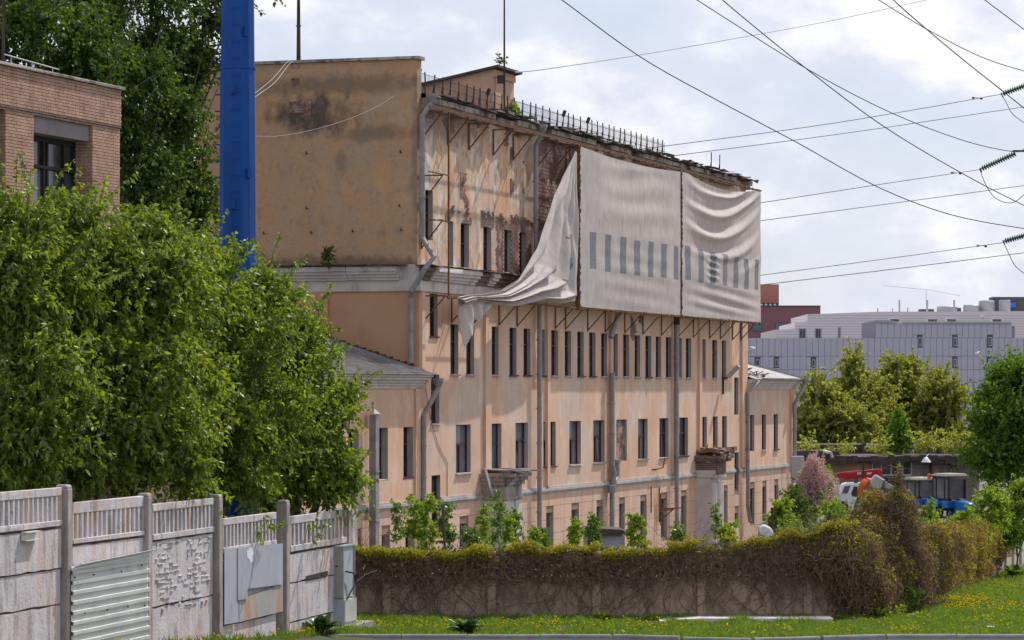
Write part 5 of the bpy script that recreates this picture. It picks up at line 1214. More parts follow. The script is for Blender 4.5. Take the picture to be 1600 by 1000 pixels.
# sprigs hanging through the slotted panels
for (px, py, lab) in ((410,824,'leafy sprig poking through the slats beside the thick stained post'),(490,820,'leafy sprig hanging over the last slotted fence panel')):
    Yp = L.w(*[L.x(px,-.2), -.2])[1]; c = at(px, py, Yp); B_ = np.array([[c.x,c.y,c.z]]*9)+rng.normal(size=(9,3))*[.22,.06,.16]; D_ = rng.normal(size=(9,3)); 
    D_/=np.linalg.norm(D_,axis=1,keepdims=True); P_,LD,LL = twigs(B_, D_, np.full(9,.45), 9, .17, hang=.4); V,Fc = leafcloud(P_-np.array(c), LD, LL, .26)
    o = arrmesh('leafy_sprig', V, Fc, 'leaf_maple'); o.location = c; tag(o, lab, 'sprig')
G2 = 'tall poplars behind the brick building'
pk = dict(leafL=.165, wd=.42, k=15, twl=1.0, gap=.38, sprouts=80, clump=(15,.36), trunk_r=.30, up=.3, droop=.25, gfreq=.42, group=G2, hang=.35, power=.62)
pt('poplar_tree', 'tall dark poplar at the far left, spreading behind the brick building roof', 'tree', [(0,60,110,80,122,2.4),(60,30,90,80,124,2.2),(50,130,100,70,123,2.2),(110,90,70,70,123,2),(-60,20,90,90,121,2.4),(20,200,90,60,121,2)], 30, 122, 'leaf_poplar', 'bark_grey', 2700, seed=11, **pk)
pt('poplar_tree', 'tall dark poplar standing beside the right corner of the brick building', 'tree', [(165,20,70,70,128,2.0),(185,110,75,80,127,2.0),(215,190,68,80,128,2.0),(225,280,62,70,127,2.0),(170,200,60,70,126,1.8),(205,340,60,50,126,1.8),(150,-50,80,60,128,2)], 185, 128, 'leaf_poplar', 'bark_grey', 3000, seed=12, **pk)
pt('poplar_tree', 'dark poplar between the brick building and the blue pole, branches across the gable wall edge', 'tree', [(262,60,60,62,131,1.6),(300,130,44,56,132,1.2),(268,180,50,60,131,1.5),(300,240,34,60,131,1.1),(262,290,52,55,130,1.5),(300,345,46,46,130,1.3),(235,-10,60,50,131,1.8),(320,20,40,36,132,1.2)], 265, 131, 'leaf_poplar', 'bark_grey', 1900, seed=13, **pk)
pt('poplar_tree', 'high poplar branch of a tree behind the blue pole, just touching the top edge', 'tree', [(395,-14,34,24,134,1.0),(330,-20,60,40,134,1.4),(425,0,12,12,134,.4)], 340, 134, 'leaf_poplar', 'bark_grey', 430, seed=14, **{**pk, 'limbs': False, 'sprouts': 10})
# ---- far trees
G3 = 'loose yellow green trees beyond the garages'
fk = dict(leafL=.30, wd=.40, k=22, twl=1.5, gap=.30, sprouts=30, clump=(20,.36), trunk_r=.30, up=.5, droop=.15, gfreq=.26, group=G3, hang=.1, power=.6)
pt('garden_tree', 'yellow green tree just right of the right annex, lowest of the row', 'tree', [(1290,650,42,44,300,3),(1325,670,44,34,300,3),(1272,618,18,20,300,2),(1265,665,30,30,299,2),(1290,692,40,14,299,2)], 1300, 300, 'leaf_far', 'bark', 1500, seed=21, **fk)
pt('garden_tree', 'yellow green tree with a single leader sticking up highest against the violet building', 'tree', [(1336,605,20,30,305,2),(1334,566,8,18,305,1),(1350,642,46,44,305,3.4),(1370,670,45,32,305,3),(1350,694,40,12,305,2)], 1350, 305, 'leaf_far', 'bark', 1700, seed=22, **fk)
pt('garden_tree', 'broad yellow green tree in the middle of the row beyond the garages', 'tree', [(1410,606,34,28,312,2.6),(1400,648,48,44,312,3.6),(1430,660,50,42,312,3.6),(1397,575,12,14,312,1.2),(1425,580,12,14,312,1.2)], 1410, 312, 'leaf_far', 'bark', 2100, seed=23, **fk)
pt('garden_tree', 'broad yellow green tree at the right of the row with dark limbs showing', 'tree', [(1465,614,36,30,308,2.6),(1480,652,42,38,308,3.2),(1498,630,22,24,308,2),(1455,680,44,26,308,3),(1500,690,30,18,308,2)], 1470, 308, 'leaf_far', 'bark', 1900, seed=24, **fk)
pt('lime_tree', 'big saturated green tree at the right edge, dense and dark underneath', 'tree', [(1578,618,34,40,232,2.6),(1608,600,42,44,232,3),(1568,668,40,42,230,3),(1604,686,54,54,230,3.4),(1552,715,28,30,229,2),(1546,640,14,16,232,1.2),(1590,738,54,26,230,3)], 1585, 232, 'leaf_lime', 'bark', 4600, leafL=.24, wd=.36, k=15, twl=1.4, gap=.2, sprouts=90, clump=(26,.34), trunk_r=.3, up=.5, seed=25, droop=.1, gfreq=.35, power=.55)
pt('young_tree', 'small bright green young tree growing on the garage roof', 'tree', [(1405,690,18,14,262,.9),(1404,668,9,16,262,.6),(1405,652,4,12,262,.3)], 1405, 262, 'leaf_bright', 'bark', 420, leafL=.22, wd=.35, k=10, twl=.6, gap=.0, trunk_r=.06, up=.6, seed=26)
# weeds on the garage roof
mass = plobes([(px, py, rx, rz, 258, 2) for px, py, rx, rz in ((1270,700,22,9),(1320,702,24,8),(1370,700,20,8),(1450,697,26,10),(1480,700,20,9),(1500,690,16,14),(1440,690,14,8))])
B_, O_ = lobepts(mass, 240, .6, .1); P_, LD, LL = twigs(B_, O_*.6+rng.normal(size=O_.shape)*.5+[0,0,.5], np.full(len(B_),.8), 10, .26); V, Fc = leafcloud(P_, LD, LL, .35)
tag(arrmesh('roof_weeds', V, Fc, 'leaf_far'), 'patchy green weeds growing along the top of the garage roof', 'weeds', kind='stuff')
# ---- lilac and shrubs
lil = pt('lilac_bush', 'pink flowering lilac bush at the foot of the right annex', 'bush', [(1262,770,26,40,190,1.2),(1285,760,18,36,190,1),(1250,800,26,26,189,1.2)], 1262, 190, 'leaf_vine_green', 'bark', 420, leafL=.20, wd=.4, k=10, twl=.5, gap=.1, trunk_r=.06, up=.6, seed=31)
pl_ = []; Rl = random.Random(4); V_ = []; F_ = []
pan = []; lb = Vector(lil.location)
for q in range(250):
    px = Rl.gauss(1271, 14); py = 716+abs(Rl.gauss(0,46))+abs(px-1270)*1.1; 
    if py > 812: continue
    c = at(px, py, 189+Rl.uniform(-.8,.6))-lb; d = Vector((Rl.gauss(0,.25), 0, 1)).normalized(); Lp = Rl.uniform(.35,.75)
    for s in range(46):
        f_ = Rl.random(); r = .11*(1-f_*.75); pan.append(c+d*(f_*Lp)+Vector((Rl.gauss(0,r),Rl.gauss(0,r),0)))
P_ = np.array(pan); V, Fc = leafcloud(P_, rng.normal(size=P_.shape), np.full(len(P_),.085), .5); arrmesh('blossom', V, Fc, 'lilac', lil)['kind'] = 'stuff'
bk = dict(leafL=.16, wd=.30, k=14, twl=.5, gap=.12, sprouts=16, clump=(16,.36), trunk_r=.05, up=.7, droop=.3, hang=.5)
def bush(label, L_, bpx, bY, n, seed, mat='leaf_shrub', group='green shrubs behind the creeper covered walls', **kw):
    k2 = dict(bk); k2.update(kw); return pt('shrub', label, 'shrub', L_, bpx, bY, mat, 'bark', n, seed=seed, group=group, **k2)
bush('bright shrub between the lilac and the white lamp head, by the annex foot', [(1228,818,18,26,150,.8),(1240,843,30,22,149,.9),(1222,798,8,14,150,.4)], 1232, 150, 420, 41)
bush('dark leaved shrub below the lilac blossoms', [(1248,808,16,30,170,.8),(1240,788,12,24,171,.8)], 1246, 170, 260, 42, mat='leaf_poplar')
bush('bright shrub in front of the white truck', [(1310,823,24,22,150,.9),(1290,838,26,20,149,.9),(1302,798,10,16,150,.5)], 1303, 150, 420, 43)
bush('bright tall shrub in front of the left blue tractor', [(1450,832,18,26,150,.8),(1452,805,8,14,150,.4),(1440,843,26,24,149,.9)], 1450, 150, 520, 44)
bush('bright shrub hiding the front of the right blue tractor', [(1510,836,24,24,152,1),(1492,852,26,18,151,1),(1512,806,8,12,152,.4)], 1500, 152, 560, 45)
bush('bright shrub below the big green tree, second from the right edge', [(1545,808,30,34,158,1.1),(1535,838,30,22,157,1.1),(1552,778,14,14,158,.6)], 1545, 158, 640, 46)
bush('bright shrub at the right edge above the pale fence', [(1590,808,30,38,160,1.1),(1600,773,22,22,160,.8),(1580,838,24,18,159,1)], 1590, 160, 640, 47)
# upright shoots rising above the wall, left to right
shoots = [(622,795,4,'thin leafy shoot beside the square flue, leftmost above the tan wall'),(650,790,17,'broad leafy shoot in front of the left annex, left of the dark bare stake'),(697,800,14,'leafy shoot climbing just left of the dark bare stake'),(672,790,16,'full leafy shoot hiding the foot of the annex downpipe'),(738,835,12,'low leafy shoot left of the entrance pier'),(757,800,8,'tall narrow leafy shoot against the left side of the entrance portico'),(777,782,8,'tallest narrow shoot, in front of the white entrance pier'),(792,815,6,'short narrow shoot between two taller ones at the entrance pier'),(806,810,7,'narrow leafy shoot at the right edge of the entrance pier'),(833,836,8,'small shoot left of the long downpipe'),(852,842,6,'small shoot right of the long downpipe'),(899,822,8,'narrow shoot beside the dark roofed kiosk on its left'),(927,818,8,'narrow shoot rising in front of the dark roofed kiosk'),(992,812,16,'bushy shoot just right of the dark roofed kiosk'),(1058,832,12,'small bushy shoot at the foot of the far long downpipe'),(1138,828,14,'low bushy shoot right of the ruined column portico'),(1122,800,4,'climbing shoot on the front of the ruined column portico')]
for i, (px, py, rx, lab) in enumerate(shoots):
    py -= 8
    Ys = 118+1.5*(i % 3) if px < 1100 else 126; ln = 858-py
    tw_ = random.uniform(-5,5); Ls = [(px+tw_*(1-f_)+random.uniform(-.45,.45)*rx, py+ln*f_, rx*random.uniform(.35,1.1)*(.5+.5*f_), max(6, ln*.15), Ys+random.uniform(-.3,.3), rx*Ys/F*.6) for f_ in (.06,.24,.42,.6,.8)]
    pt('sapling', lab, 'sapling', Ls, px, Ys, 'leaf_shrub' if i % 2 else 'leaf_vine_green', 'bark', int(18+rx*6), leafL=.125, wd=.34, k=10, twl=.24, gap=0, trunk_r=.02, up=.5, seed=60+i, droop=.3, hang=.4, group='leafy shoots above the tan wall', limbs=False, power=.6)
# plants on ledges
def tuft(label, px, py, Y, rx, rz, n, mat='leaf_vine_green', L_=.14):
    c = at(px, py, Y); lb_ = [((c.x,c.y,c.z),(rx*Y/F, rx*Y/F*.6, rz*Y/F))]; B_, O_ = lobepts(lb_, n, .6); D_ = O_*.5+[0,0,.8]
    P_, LD, LL = twigs(B_-np.array(c), D_, np.full(len(B_),.3), 8, L_, hang=.1); V, Fc = leafcloud(P_, LD, LL, .3); o = arrmesh('ledge_plant', V, Fc, mat); o.location = c; tag(o, label, 'plant')
tuft('dark green plant growing on the cornice ledge under the gable wall', 512, 405, 136.6, 9, 14, 40, 'leaf_poplar')
tuft('green weed beside the mushroom shaped roof vent', 803, 179, 150.5, 9, 11, 45, 'leaf_maple')
tuft('small sapling on top of the rooftop house', 781, 95, 152.2, 7, 7, 14, 'leaf_poplar')
tuft('dry weeds on the ruined column portico', 1108, 708, 182, 14, 9, 26, 'leaf_vine')
# ---- burdock and weeds in the grass
def rosette(label, px, py, Y, n, Lf, wdt, mat='burdock', up=.9):
    c = at(px, py, Y); c.z = gz(c.x, c.y); V = []; Fc = []; R = random.Random(int(px))
    for i in range(n):
        a = R.uniform(0, 6.28); el = R.uniform(.35, up+.3); l = Lf*R.uniform(.6, 1.1); d = Vector((math.cos(a), math.sin(a), 0)); s = Vector((-d.y, d.x, 0)); w = wdt*l; base = d*R.uniform(0,.15); q = len(V)
        for k in range(6):
            t = k/5; p = base+d*(l*t*math.cos(el))+Vector((0,0,l*(t*math.sin(el)-.35*t*t))); ww = w*math.sin(math.pi*min(.97, t*.85+.12)); V += [tuple(p-s*ww+Vector((0,0,.03))), tuple(p), tuple(p+s*ww+Vector((0,0,.03)))]
        for k in range(5):
            o = q+k*3; Fc += [(o,o+1,o+4,o+3),(o+1,o+2,o+5,o+4)]
    me = bpy.data.meshes.new('leafy_weed'); me.from_pydata(V, [], Fc); me.polygons.foreach_set('use_smooth',[True]*len(Fc)); o = link('leafy_weed', me, None, [mat], c); tag(o, label, 'weed')
rosette('large dark burdock rosette at the foot of the electrical cabinet', 500, 985, 104.8, 46, 1.15, .16)
rosette('burdock rosette in the grass in front of the tan wall', 728, 978, 107.5, 52, .85, .17)
rosette('small round leafy weed against the foot of the tan wall', 940, 955, 113.5, 40, .55, .22, 'leaf_shrub')
rosette('tiny bright weed at the tip of the white slab', 1028, 958, 113.3, 18, .3, .2, 'leaf_shrub')
tuft('leafy green sapling at the foot of the tall dark creeper column', 1412, 935, 117, 22, 20, 110, 'leaf_bright', .16)
tuft('low leafy tangle at the corner mass foot', 1385, 962, 114.5, 34, 8, 70, 'leaf_maple', .14)
rosette('leafy clump at the foot of the receding fence', 1585, 880, 160, 40, 1.0, .2, 'leaf_bright')
# ---- grass
def grass(n, seed):
    R = np.random.default_rng(seed)
    # sampled evenly over the picture's ground area: more per square metre near the front
    px = R.random(n)*1130+505; py = 862+ (R.random(n))*140; Y = CZ*F/(py-HY)
    for _ in range(6): tt = np.clip((Y-116)/52, 0, 1); Y = (CZ+1.3*tt*tt*(3-2*tt))*F/(py-HY)
    X = (px-CX)*Y/F; ok = (Y > 100) & (Y < 168)
    X, Y = X[ok], Y[ok]
    # keep to the verge: before the tan wall and right of the receding fence
    fx = RA[0]+(Y-RA[1])*(RB[0]-RA[0])/(RB[1]-RA[1])
    ok = np.where(Y < 114.7, True, X > fx-.1) & (Y > np.array([KY(x) for x in X])+.12) & (X > -6.6)
    X, Y = X[ok], Y[ok]; Z = np.array([gz(x, y) for x, y in zip(X, Y)])
    clump = np.array([mnoise.noise(Vector((x*.9, y*.35, 0)))+.6*mnoise.noise(Vector((x*3, y*1.4, 5))) for x, y in zip(X, Y)])
    H = (.08+.11*R.random(len(X)))*(1+1.5*clump); H = np.clip(H, .025, .42); a = R.random(len(X))*6.28; W = .010+.012*R.random(len(X)); lean = R.normal(size=(len(X),2))*.45*H[:,None]
    s = np.stack([np.cos(a), np.sin(a)*.3, np.zeros_like(a)], 1)*W[:,None]; P = np.stack([X, Y, Z-.01], 1); T = P+np.stack([lean[:,0], lean[:,1], H], 1)
    M = P+np.stack([lean[:,0]*.3, lean[:,1]*.3, H*.6], 1)
    V = np.stack([P-s, P+s, M+s*.8, T, M-s*.8], 1).reshape(-1,3); b = np.arange(len(X))[:,None]*5
    Fc = np.concatenate([b+np.array([[0,1,2]]), b+np.array([[0,2,4]]), b+np.array([[4,2,3]])])
    tag(arrmesh('grass', V, Fc, 'grass_blade'), 'short bright green grass of the verge in front of the walls', 'grass', kind='stuff')
grass(300000, 5)
def dandelions(n, seed):
    R = np.random.default_rng(seed); pts = []
    reg = [(1230,1600,930,950,.42),(1260,1330,925,940,0),(560,1060,965,985,.25),(1190,1600,935,990,.1),(1440,1545,928,942,.38),(1400,1440,975,990,.03),(1500,1600,915,935,.1)]
    reg = [(1395,1545,930,940,300),(1470,1600,938,952,160),(1540,1600,905,925,50),(570,1040,968,984,230),(1060,1330,975,990,50),(1390,1440,978,986,40),(1330,1600,950,985,70)]
    for (a, b, c, d, k) in reg:
        for i in range(k):
            px = a+(b-a)*R.random(); py = (c+d)/2+(d-c)/2*R.normal()*.6
            Y = CZ*F/(py-HY)
            for _ in range(4): 
                X = (px-CX)*Y/F; Y = (CZ-gz(X,Y)-.12)*F/(py-HY)
            X = (px-CX)*Y/F; fx = RA[0]+(Y-RA[1])*(RB[0]-RA[0])/(RB[1]-RA[1])
            if Y > 114 and X < fx+.3: continue
            if Y < KY(X)+.3: continue
            pts.append((X, Y, gz(X,Y)+.13+.06*R.random()))
    P = np.array(pts); n = len(P); V = []; Fc = []
    for i, p in enumerate(P):
        r = .030+.014*R.random(); q = len(V)
        for k in range(6): A = k*math.pi/3; V.append((p[0]+r*math.cos(A), p[1]+r*math.sin(A)*.8, p[2]+.012*math.sin(A)))
        V.append((p[0], p[1], p[2]+.026)); V.append((p[0],p[1],p[2]-.02))
        for k in range(6): Fc.append((q+k, q+(k+1)%6, q+6)); Fc.append((q+(k+1)%6, q+k, q+7))
    tag(arrmesh('dandelions', np.array(V), np.array(Fc), 'petal'), 'yellow dandelion heads scattered through the verge grass', 'dandelions', kind='stuff')
dandelions(0, 9)
Rw = np.random.default_rng(44); C_ = []; S_ = []
for q in range(420):
    px = 560+1040*Rw.random(); py = 880+115*Rw.random(); Y = CZ*F/(py-HY)
    for _ in range(5): Y = (CZ-gz(0, Y)*1.0)*F/(py-HY)
    X = (px-CX)*Y/F; fx = RA[0]+(Y-RA[1])*(RB[0]-RA[0])/(RB[1]-RA[1])
    if (Y > 114.3 and X < fx+.2) or Y < KY(X)+.3: continue
    k_ = int(Rw.integers(8, 26)); s_ = Rw.uniform(.06,.22); C_.append(np.array([X, Y, gz(X,Y)+.03])+Rw.normal(size=(k_,3))*[s_, s_, .03]); S_.append(.08+.12*Rw.random(k_))
C_ = np.concatenate(C_); S_ = np.concatenate(S_); D_ = Rw.normal(size=C_.shape); D_[:,2] = abs(D_[:,2])+.3
V, Fc = leafcloud(C_, D_, S_, .3); tag(arrmesh('broadleaf_weeds', V, Fc, 'leaf_maple'), 'small broadleaf weeds scattered through the verge grass', 'weeds', kind='stuff')
# weeds along the left fence foot
n = 2600; x = rng.random(n)*(L.x(552)); P_ = []; x = x[np.array([mnoise.noise(Vector((a*.55,3,0))) > -.05 or random.random() < .15 for a in x])]; n = len(x)
for a in x:
    w = L.w(a, -.3-.5*random.random()); P_.append((w[0], w[1], gz(w[0], w[1])))
P_ = np.array(P_); D_ = rng.normal(size=(n,3))*.35+[0,0,1]; V, Fc = leafcloud(P_, D_, .18+.30*rng.random(n), .035); tag(arrmesh('tall_grass', V, Fc, 'grass_blade'), 'long grass blades along the foot of the left concrete fence', 'grass', kind='stuff')
P_ = P_[:60]+rng.random((60,3))*[.3,.3,.25]+[0,0,.12]; V, Fc = leafcloud(np.repeat(P_,7,0), rng.normal(size=(420,3)), np.full(420,.05), .5); tag(arrmesh('yellow_weeds', V, Fc, 'petal'), 'yellow flower heads in the long grass at the foot of the left fence', 'flowers', kind='stuff')
m = MB(); m.box(-.12,.12,-.05,.05,0,.03,j=.03); c = at(1548, 976, 108.5); tag(m.build('paper_litter','white_plastic',None,(c.x,c.y,.1)), 'scrap of white litter in the grass at the right', 'litter')
# ================================================================ yard behind the wall
kx = at(909, 609, 126).x; kx1 = at(975, 609, 126).x; z0 = CZ+(HY-828)*126/F
kk = empty('kiosk', ((kx+kx1)/2, 126, gz(kx,126)), 0, 'small grey kiosk with a dark flat roof between two leafy shoots', 'kiosk'); w = (kx1-kx)/2; g = gz(kx,126)
m = MB(); m.box(-w+.1,w-.1,0,1.8,-.2,z0-g-.12); m.build('walls','grey_paint',kk); m = MB(); m.prism([(-w-.15,z0-g-.10),(-w+.1,z0-g+.10),(w-.1,z0-g+.02),(w+.15,z0-g-.12),(w,z0-g-.2),(-w,z0-g-.2)],-.25,2.0); m.build('roof','roof_felt',kk,bevel=.01)
m = MB(); c = at(696, 860, 119); t_ = at(692, 788, 119); m.tube([(0,0,-2.5),(-.02,0,0),(t_.x-c.x,0,t_.z-c.z)], [.06,.055,.05], 7); m.tube([(t_.x-c.x-.5,0,t_.z-c.z-.15),(t_.x-c.x+.15,0,t_.z-c.z+.02)],.03,6); tag(m.build('wooden_stake','bark',None,c), 'dark bare stake among the leafy shoots left of the entrance', 'stake')
def rod(name, px, py0, py1, Y, r, label, cat='post', mat='dark_metal'):
    a = at(px, py1, Y); b = at(px, py0, Y); m = MB(); m.tube([(0,0,0),(0,0,b.z-a.z)], r, 6); return tag(m.build(name, mat, None, a), label, cat)
rod('iron_post', 1206.5, 793, 870, 124, .05, 'thin rusty iron post beside the tilted white lamp head')
rod('iron_post', 1349, 722, 900, 121, .045, 'tall thin dark iron post in front of the red crane boom')
# white lamp head lying over
wl = empty('broken_lamp', at(1195, 838, 123), 0, 'white plastic lamp head tilted over beside a thin iron post, above the tan wall', 'lamp')
m = MB(); s = 123/F
def pxp(pts, ox, oy): return [((x-ox)*s, (oy-y)*s) for x, y in pts]
m.prism(pxp([(1185,830),(1188,821),(1194,819),(1203,823),(1208,830),(1208,841),(1196,842),(1186,835)],1195,838), -.22, .22); m.build('shell','white_plastic',wl,bevel=.07)
m = MB(); m.prism(pxp([(1184,830),(1188,832),(1197,842),(1195,846),(1186,838)],1195,838), -.18, .18); m.build('lens','lamp_grey',wl,bevel=.05)
m = MB(); m.tube([(.1,0,-.1),(.1,0,-2.8)], .06, 8); m.build('pole','dark_metal',wl)
# leaning floodlight lamp with orange arm
s = 121/F; fl = empty('street_lamp', at(1329, 835, 121), 0, 'old street lamp with an orange neck and grey box head leaning over the creeper', 'lamp')
def px3(x, y, dy=0): return ((x-1329)*s, dy, (835-y)*s)
m = MB(); m.tube([px3(1327,900),px3(1329,835),px3(1333,805),px3(1343,775)], [.10,.09,.08,.08], 10); m.build('pole','bark',fl,smooth=True)
m = MB(); m.tube([px3(1342,778),px3(1348,760),px3(1354,750)], [.10,.17,.15], 10); m.tube([px3(1353,751),px3(1362,753)],[.14,.12],10); m.build('neck','orange',fl,smooth=True)
m = MB(); m.prism([(px3(x,y)[0],px3(x,y)[2]) for x,y in ((1358,752),(1368,741),(1383,750),(1376,764),(1366,766),(1359,760))], -.28,.28); m.build('housing','lamp_grey',fl,bevel=.06)
m = MB(); m.prism([(px3(x,y)[0],px3(x,y)[2]) for x,y in ((1377,762),(1382,751),(1397,761),(1395,765))], -.20,.20); m.build('reflector','lamp_grey',fl,bevel=.02)
m = MB(); m.box(px3(1380,757)[0]-.03, px3(1380,757)[0]+.03, -.30,.30, px3(0,765)[2], px3(0,750)[2]); m.build('clamp','steel_dark',fl)
# vent and box at the end of the right annex
c = at(1246, 748, 203); m = MB(); m.box(-.42,.42,-.3,.3,-4,1.5); tag(m.build('metal_cabinet','steel_light',None,c,bevel=.03), 'upright grey metal duct box at the right corner of the right annex', 'duct')
c = at(1238, 762, 196); vn = empty('round_vent', c, 0, 'dark ducting with a round grey cap, leaning at the annex corner', 'vent')
m = MB(); m.lathe(0,0,[(.15,-.35),(.30,-.2),(.32,.1),(.2,.3),(.02,.36)],14); m.build('cap','concrete_pale',vn); m = MB(); m.tube([(0,0,-.3),(-.2,0,-.9),(-.4,0,-3.5)],[.22,.3,.5],10); m.build('duct','dark_metal',vn)
# garages
GY = 256.0; s = GY/F; gz0 = -1.3
gr = empty('garage_row', (at(1385,609,GY).x, GY, gz0), 0, 'long low row of dark weathered garages with a weedy flat roof behind the vehicles', 'garage')
gx = lambda px: (px-1385)*s
gzp = lambda py: CZ+(HY-py)*s-gz0
def gdoor(name, a, b, t, bt, mat, y=-.06, **kw): m = MB(); m.box(gx(a),gx(b),y,0,gzp(bt),gzp(t)); return m.build(name, mat, gr, **kw)
m = MB(); m.box(gx(1240),gx(1530),0,7,-.3,gzp(722)); m.build('wall','garage_wall',gr)
m = MB(); m.box(gx(1236),gx(1524),-.9,8,gzp(722),gzp(713),j=.08); m.box(gx(1236),gx(1310),-.9,8,gzp(713),gzp(705),j=.08); m.build('roof','roof_felt',gr)
m = MB(); x = 1236
R = random.Random(6)
while x < 1522: L_ = R.uniform(8,22); m.box(gx(x),gx(x+L_),-1.15+R.uniform(-.1,.1),-.85,gzp(718+R.uniform(0,8)),gzp(712+R.uniform(-2,2)),j=.05); x += L_*.95
m.build('eave_boards','dark_metal',gr)
m = MB(); m.box(gx(1415),gx(1500),-1.1,-.9,gzp(711),gzp(709)); m.build('eave_strip','steel_light',gr)
gdoor('double_door',1262,1284,724,800,'garage_wall'); gdoor('double_door',1285,1360,724,800,'plaster_joint',-.03); gdoor('brown_door',1426,1452,726,800,'garage_wall'); gdoor('gate',1456,1486,726,800,'garage_wall',-.08); gdoor('gate',1488,1516,722,800,'garage_wall',-.05); gdoor('pier',1452.5,1455.5,722,800,'dark_metal',-.2)
gdoor('wall_panel',1362,1424,741,800,'garage_wall',-.05)
m = MB()
for a in (1363,1377,1392,1410,1424): m.box(gx(a-1),gx(a+1),-.14,-.05,gzp(742),gzp(722))
m.box(gx(1362),gx(1425),-.15,-.05,gzp(722),gzp(720)); m.box(gx(1362),gx(1425),-.15,-.05,gzp(743.5),gzp(741)); wn = m.build('window','steel_light',gr)
for a, b in ((1364,1376),(1378,1391),(1393,1409),(1411,1423)): m = MB(); m.box(gx(a)-.04,gx(b)+.04,-.09,-.06,gzp(741.5),gzp(721.5)); m.build('pane','glass_dark',wn)
def slamp(px, py, Y, label, flip=1, sc_=1.0):
    r = empty('street_lamp', at(px, py, Y), 0, label, 'street lamp'); u = Y/F*sc_
    m = MB(); m.tube([(0,0,0),(8*u*flip,0,3.5*u)], [2.6*u,1.6*u], 8); m.tube([(8*u*flip,0,3.5*u),(9*u*flip,0,3.9*u)],[1.6*u,.5*u],8); m.build('head','white_plastic',r,smooth=True); return r, u
r, u = slamp(1294, 707, 250, 'white street lamp head low over the garages near the lilac', -1); m = MB(); m.tube([(0,0,0),(4*u,0,0),(7*u,0,-8*u)], .12, 6); m.build('arm','lamp_grey',r)
m = MB(); c = at(1447, 718, 254.5); m.lathe(0,0,[(.42,-.22),(.18,.12),(.06,.2)],12); m.tube([(0,0,.2),(.25,.2,.45)],.04,5); tag(m.build('dish_lamp','white_plastic',None,c), 'small white dish lamp under the garage eave', 'lamp')
r, u = slamp(1524, 553, 330, 'left white head of the twin street lamp in front of the violet building', 1, .8); m = MB(); m.tube([(7*u,0,-2*u),(at(1538,570,330)-Vector(r.location)),(at(1540,600,330)-Vector(r.location)),(at(1540,760,330)-Vector(r.location))],[.12,.14,.16,.2],6); m.tube([(at(1540,575,330)-Vector(r.location)),(at(1553,556,330)-Vector(r.location))],.12,6); m.tube([(at(1552,558,330)-Vector(r.location)),(at(1559,550,330)-Vector(r.location))],[.3,.5],8); m.build('pole','lamp_grey',r)
r['label'] = 'twin headed white street lamp in front of the violet building'
r, u = slamp(1180, 545.5, 300, 'white street lamp head jutting from behind the far corner of the factory', -1, .9); m = MB(); m.tube([(-6*u,0,-1*u),(-12*u,0,-3*u),(-12*u,0,-150*u)],.1,6); m.build('pole','lamp_grey',r)
r, u = slamp(1536, 495, 440, 'tiny white lamp on the roof edge of the violet building', -1, .5); m = MB(); m.tube([(0,0,0),(0,0,-8*u)],.1,6); m.build('pole','lamp_grey',r)
# dark block standing in for tree shade beyond the garages, with a pale strip
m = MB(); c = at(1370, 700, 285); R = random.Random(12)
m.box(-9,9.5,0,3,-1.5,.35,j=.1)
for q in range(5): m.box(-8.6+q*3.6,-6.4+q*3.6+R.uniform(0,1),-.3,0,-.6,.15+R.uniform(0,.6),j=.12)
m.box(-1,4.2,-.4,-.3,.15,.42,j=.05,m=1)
tag(m.build('shade_backdrop',['dark_metal','concrete_pale'],None,c), 'dark low shed put in for the shade under the trees beyond the garages', 'backdrop')
# truck crane
TY = 243.0; s = TY/F; tr = empty('truck_crane', (at(1345,609,TY).x, TY, -1.3), 0, 'white cab truck with a red telescopic crane boom, parked before the garages', 'truck')
tx = lambda px: (px-1345)*s
tz = lambda py: CZ+(HY-py)*s+1.3
m = MB(); m.prism([(tx(1302),tz(800)),(tx(1303),tz(778)),(tx(1313),tz(772)),(tx(1318),tz(757)),(tx(1325),tz(755)),(tx(1352),tz(755)),(tx(1354),tz(760)),(tx(1354),tz(800))], 0, 2.2); m.build('cab','truck_white',tr,bevel=.08)
m = MB(); m.prism([(tx(1315.5),tz(771)),(tx(1320),tz(759.5)),(tx(1329),tz(759)),(tx(1324),tz(771))], -.02, .0); m.build('windscreen','cab_glass',tr)
m = MB(); m.prism([(tx(1330),tz(771)),(tx(1334),tz(760)),(tx(1340),tz(760)),(tx(1340),tz(776)),(tx(1332),tz(776))], -.02, .0); m.build('side_window','glass_dark',tr)
m = MB(); m.prism([(tx(1343),tz(772)),(tx(1343),tz(760)),(tx(1351),tz(760)),(tx(1351),tz(772))], -.02, .0); m.build('side_window','glass_dark',tr)
m = MB(); m.box(tx(1303),tx(1311),-.3,.0,tz(775),tz(752)); m.build('side_board','steel_light',tr)
m = MB(); m.bar((tx(1308),.6,tz(744)),(tx(1322),.6,tz(742)),.35,.42); m.bar((tx(1318),.6,tz(744)),(tx(1345),.6,tz(741)),.55,.6); m.prism([(tx(1326),tz(747)),(tx(1323),tz(739)),(tx(1370),tz(733)),(tx(1377),tz(733)),(tx(1380),tz(738)),(tx(1379),tz(747)),(tx(1372),tz(748))], .25, .95); m.build('boom','crane_red',tr,bevel=.04)
m = MB(); m.box(tx(1336),tx(1341),.3,.9,tz(757),tz(746)); m.build('boom_rest','steel_dark',tr)
m = MB(); m.prism([(tx(1360),tz(785)),(tx(1362),tz(766)),(tx(1376),tz(766)),(tx(1383),tz(785))], .1, 1.6); m.build('turret','crane_red',tr,bevel=.05)
